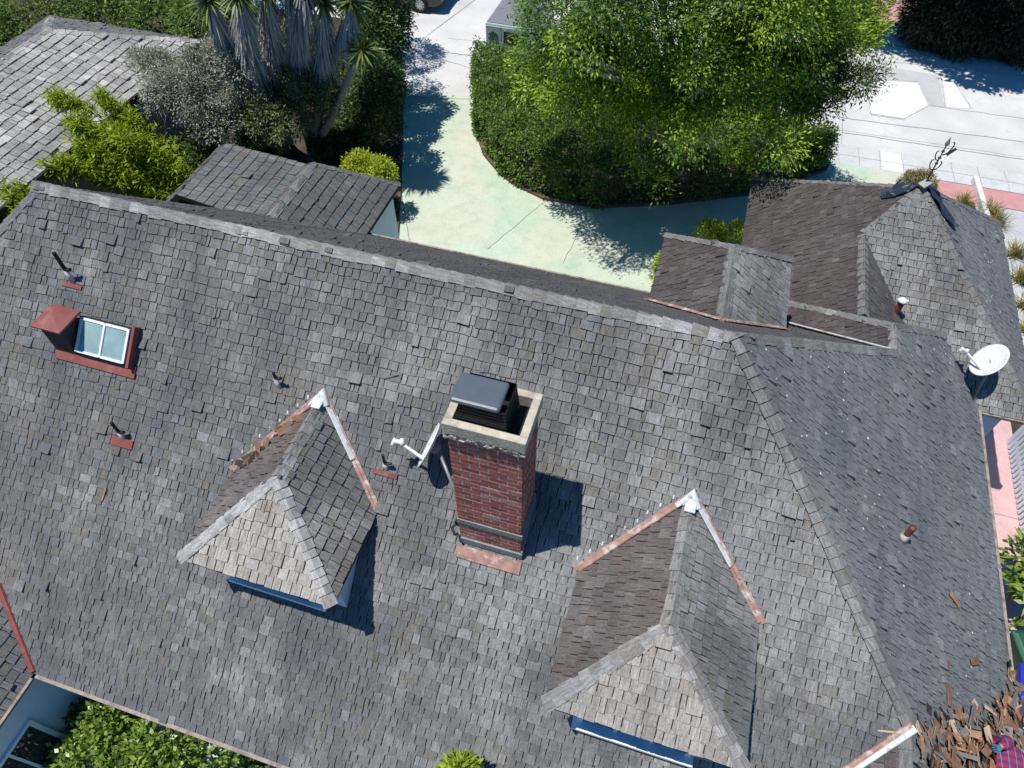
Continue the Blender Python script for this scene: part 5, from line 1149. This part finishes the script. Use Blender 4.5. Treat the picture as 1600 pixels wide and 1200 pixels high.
def person():
    fx = Vector((5.86, 3.52, 0)); zr = lambda x: ZR - T * (x - B.x)
    pel = Vector((5.95, 3.50, 3.20)); t = thing('person', (5.9, 3.5, zr(5.9)), 'person in a red and blue plaid shirt kneeling over the torn shingles', 'person')
    M['skin'] = mat('skin', (.45,.27,.19), .5, .06, 12); M['jean'] = mat('blue_denim', (.05,.07,.13), .85, .2, 30); M['hair'] = mat('dark_hair', (.015,.013,.012), .6, .4, 40); M['glove'] = mat('blue_work_glove', (.06,.16,.24), .7, .15, 20); M['boot'] = mat('brown_boot', (.10,.06,.035), .7, .2, 15)
    m, nt, b = newmat('plaid_cloth'); tc = N(nt, 'ShaderNodeTexCoord')
    def bands(rot, col):
        mp = N(nt, 'ShaderNodeMapping'); mp.inputs['Rotation'].default_value = rot; nt.links.new(tc.outputs['Object'], mp.inputs[0]); w = N(nt, 'ShaderNodeTexWave', Scale=3.4); w.bands_direction = 'X'; nt.links.new(mp.outputs[0], w.inputs[0]); return w.outputs['Fac']
    w1 = ramp(nt, bands((0, 0, 0), 0), [(.45, grey(0)), (.55, grey(1))]); w2 = ramp(nt, bands((0, 0, PI/2), 0), [(.45, grey(0)), (.55, grey(1))])
    c = mixc(nt, w1, (.30, .025, .06), (.04, .045, .16)); c2 = mixc(nt, w2, (.34, .03, .07), (.03, .03, .12)); c = mixc(nt, .5, c, c2)
    w3 = ramp(nt, bands((0, 0, .0), 0), [(.9, grey(0)), (.97, grey(.5))]); c = mixc(nt, w3, c, (.30, .25, .38)); nt.links.new(c, b.inputs['Base Color']); b.inputs['Roughness'].default_value = .9; M['plaid'] = m
    def skin(name, verts, edges, radii, m, parent, root=0, lv=2):
        me = bpy.data.meshes.new(name); me.from_pydata([tuple(v) for v in verts], edges, []); me.materials.append(m); o = link(name, me, parent)
        md = o.modifiers.new('skin', 'SKIN'); md.use_smooth_shade = True
        for i, sv in enumerate(me.skin_vertices[0].data):
            r = radii[i]; sv.radius = r if isinstance(r, tuple) else (r, r)
            sv.use_root = (i == root)
        s = o.modifiers.new('sub', 'SUBSURF'); s.levels = lv; s.render_levels = lv; return o
    sh = at(1566, 1183, 3.5)                       # between the shoulders
    hd = at(1534, 1196, 3.42)
    ch = pel.lerp(sh, .55) + Vector((0, 0, .06)); nk = sh.lerp(hd, .42)
    shR = sh + Vector((.0, .20, -.03)); shL = sh + Vector((.0, -.20, -.03))
    haR = at(1562, 1168, 0); haR = pE(1561, 1168, .26); elR = shR.lerp(haR, .5) + Vector((.10, .05, .05))
    haL = pE(1520, 1240, .08); elL = shL.lerp(haL, .5) + Vector((.1, -.1, .04))
    hipR, hipL = pel + Vector((0, .11, -.03)), pel + Vector((0, -.11, -.03))
    knR, knL = Vector((5.62, 3.68, zr(5.62) + .08)), Vector((5.62, 3.32, zr(5.62) + .08))
    ftR, ftL = Vector((6.08, 3.68, zr(6.08) + .08)), Vector((6.08, 3.32, zr(6.08) + .08))
    Vv = [pel, ch, sh, nk, hd, shR, elR, haR, shL, elL, haL, hipR, knR, ftR, hipL, knL, ftL]
    Ee = [(0,1), (1,2), (2,3), (3,4), (2,5), (5,6), (6,7), (2,8), (8,9), (9,10), (0,11), (11,12), (12,13), (0,14), (14,15), (15,16)]
    Rr = [(.15,.11), (.15,.11), (.13,.09), .052, .075, .06, .045, .028, .06, .045, .028, .085, .058, .04, .085, .058, .04]
    body = skin('body', Vv, Ee, Rr, M['skin'], t)
    hd2 = (hd - nk).normalized(); side = Vector((0, 1, 0)); dn = hd2.cross(side).normalized()
    if dn.z > 0: dn = -dn
    # head with brow, nose, ears; hair on the crown and back
    mb = MB(); n, mm = 20, 14; V = []
    for i in range(mm + 1):
        th = PI * i / mm
        for k_ in range(n):
            ph = 2*PI*k_/n; x = math.cos(th); y = math.sin(th)*math.cos(ph); z = math.sin(th)*math.sin(ph)
            face = max(0, z); r = Vector((x * .118, y * .076, z * (.095 + .012 * face * (x < .2))))
            if z > .8 and -.25 < x < .15 and abs(y) < .25: r.z += .020                      # nose
            V.append(hd + hd2 * r.x + side * r.y + dn * r.z)
    mb.add(V, [(i*n + k_, (i+1)*n + k_, (i+1)*n + (k_+1) % n, i*n + (k_+1) % n) for i in range(mm) for k_ in range(n)])
    for s in (-1, 1): mb.tube([hd + side * s * .072 - hd2 * .03, hd + side * s * .092 + hd2 * .005 - dn * .01, hd + side * s * .078 + hd2 * .03], [.012, .016, .010], 7)
    hdo = sub('head', mb, M['skin'], body, True)
    mb = MB(); V2 = [hd + (Vector(p) - hd) * 1.09 - dn * .012 + hd2 * .008 for p in V]
    keep = [(i*n + k_, (i+1)*n + k_, (i+1)*n + (k_+1) % n, i*n + (k_+1) % n) for i in range(mm) for k_ in range(n) if (math.sin(2*PI*(k_+.5)/n) < .15 or i < 3) and i < 12]
    mb.add(V2, keep); ho = mb.build('hair', M['hair'], t, True); s = ho.modifiers.new('t', 'SOLIDIFY'); s.thickness = .02
    mb = MB()
    for s in (-1, 1): mb.tube([hd + dn * .088 + side * s * .032 + hd2 * .012, hd + dn * .094 + side * s * .032 + hd2 * .012], .011, 8)
    mb.bar(hd + dn * .09 - hd2 * .055 - side * .024, hd + dn * .09 - hd2 * .055 + side * .024, .01, .01); sub('face_features', mb, M['hair'], body)
    wrR, wrL = elR.lerp(haR, .85), elL.lerp(haL, .85)
    so = skin('shirt', [pel.lerp(ch, .1), ch, sh, sh.lerp(nk, .95), shR, elR, wrR, shL, elL, wrL], [(0,1), (1,2), (2,3), (2,4), (4,5), (5,6), (2,7), (7,8), (8,9)], [(.185,.15), (.20,.16), (.18,.14), .098, .10, .08, .056, .10, .08, .056], M['plaid'], t)
    skin('jeans', [pel, hipR, knR, ftR.lerp(knR, .1), hipL, knL, ftL.lerp(knL, .1)], [(0,1), (1,2), (2,3), (0,4), (4,5), (5,6)], [(.16,.13), .105, .078, .06, .105, .078, .06], M['jean'], t)
    for ft in (ftR, ftL):
        mb = MB(); mb.tube([ft + Vector((-.05, 0, .02)), ft + Vector((.04, 0, .0)), ft + Vector((.12, 0, -.05)), ft + Vector((.2, 0, -.12))], [.05, .055, .05, .035], 10); mb.build('boot', M['boot'], t, True)
    for wr, ha, sg in ((wrR, haR, 1), (wrL, haL, -1)):
        d = (ha - wr).normalized(); d = (d + Vector((-.3, 0, .1))).normalized(); s_ = nE.cross(d).normalized(); pv = [wr, wr.lerp(ha, .7), ha + d * .02]; pr = [.034, (.040, .022), (.042, .020)]; pe = [(0,1), (1,2)]
        for j, (o_, l_) in enumerate(((-.030, .070), (-.010, .082), (.011, .076), (.030, .060))):
            b0 = ha + d * .035 + s_ * o_; k1 = b0 + d * l_ * .5 + nE * .006 + s_ * o_ * .25; k2 = k1 + d * l_ * .4 - nE * .022
            pv += [b0, k1, k2]; i = len(pv) - 3; pe += [(2, i), (i, i+1), (i+1, i+2)]; pr += [.0105, .0098, .0085]
        b0 = wr.lerp(ha, .75) + s_ * sg * .035; k1 = b0 + d * .035 + s_ * sg * .022; k2 = k1 + d * .03 - nE * .012
        pv += [b0, k1, k2]; i = len(pv) - 3; pe += [(1, i), (i, i+1), (i+1, i+2)]; pr += [.014, .011, .009]
        skin('glove', pv, pe, pr, M['glove'], t, 1, 1)
person()

# ------------------------------------------------------------------ light and camera
w = bpy.data.worlds.new('World'); sc.world = w; w.use_nodes = True; nt = w.node_tree
sky = nt.nodes.new('ShaderNodeTexSky'); sky.sky_type = 'NISHITA'; sky.sun_disc = False
sd = Vector((-.26, -.12, .958)).normalized()
sky.sun_elevation = math.asin(sd.z); sky.sun_rotation = math.atan2(sd.x, sd.y) % (2*PI)
bg = nt.nodes['Background']; nt.links.new(sky.outputs[0], bg.inputs[0]); bg.inputs[1].default_value = .09; sky.ozone_density = 4.0; sky.dust_density = .4; hs = nt.nodes.new('ShaderNodeHueSaturation'); hs.inputs['Saturation'].default_value = 1.45; nt.links.new(sky.outputs[0], hs.inputs['Color']); nt.links.new(hs.outputs[0], bg.inputs[0])
l = bpy.data.lights.new('Sun', 'SUN'); l.energy = 4.6; l.angle = math.radians(.5); l.color = (1, .96, .90)
lo = bpy.data.objects.new('Sun', l); COL.objects.link(lo); lo.rotation_euler = sd.to_track_quat('Z', 'Y').to_euler(); lo.location = (0, 0, 40)
cam = bpy.data.cameras.new('Camera'); cam.sensor_width = 36; cam.lens = 36 * FPX / 1600; cam.clip_end = 500; cam.clip_start = .1
co = bpy.data.objects.new('Camera', cam); COL.objects.link(co); co.location = CAM; co.rotation_euler = (PI/2 - PITCH, 0, YAW); sc.camera = co
sc.render.resolution_x, sc.render.resolution_y = 1024, 768
sc.view_settings.view_transform = 'Standard'; sc.view_settings.look = 'None'; sc.view_settings.exposure = .12; sc.view_settings.gamma = 1
sc.cycles.max_bounces = 6; sc.cycles.transparent_max_bounces = 4
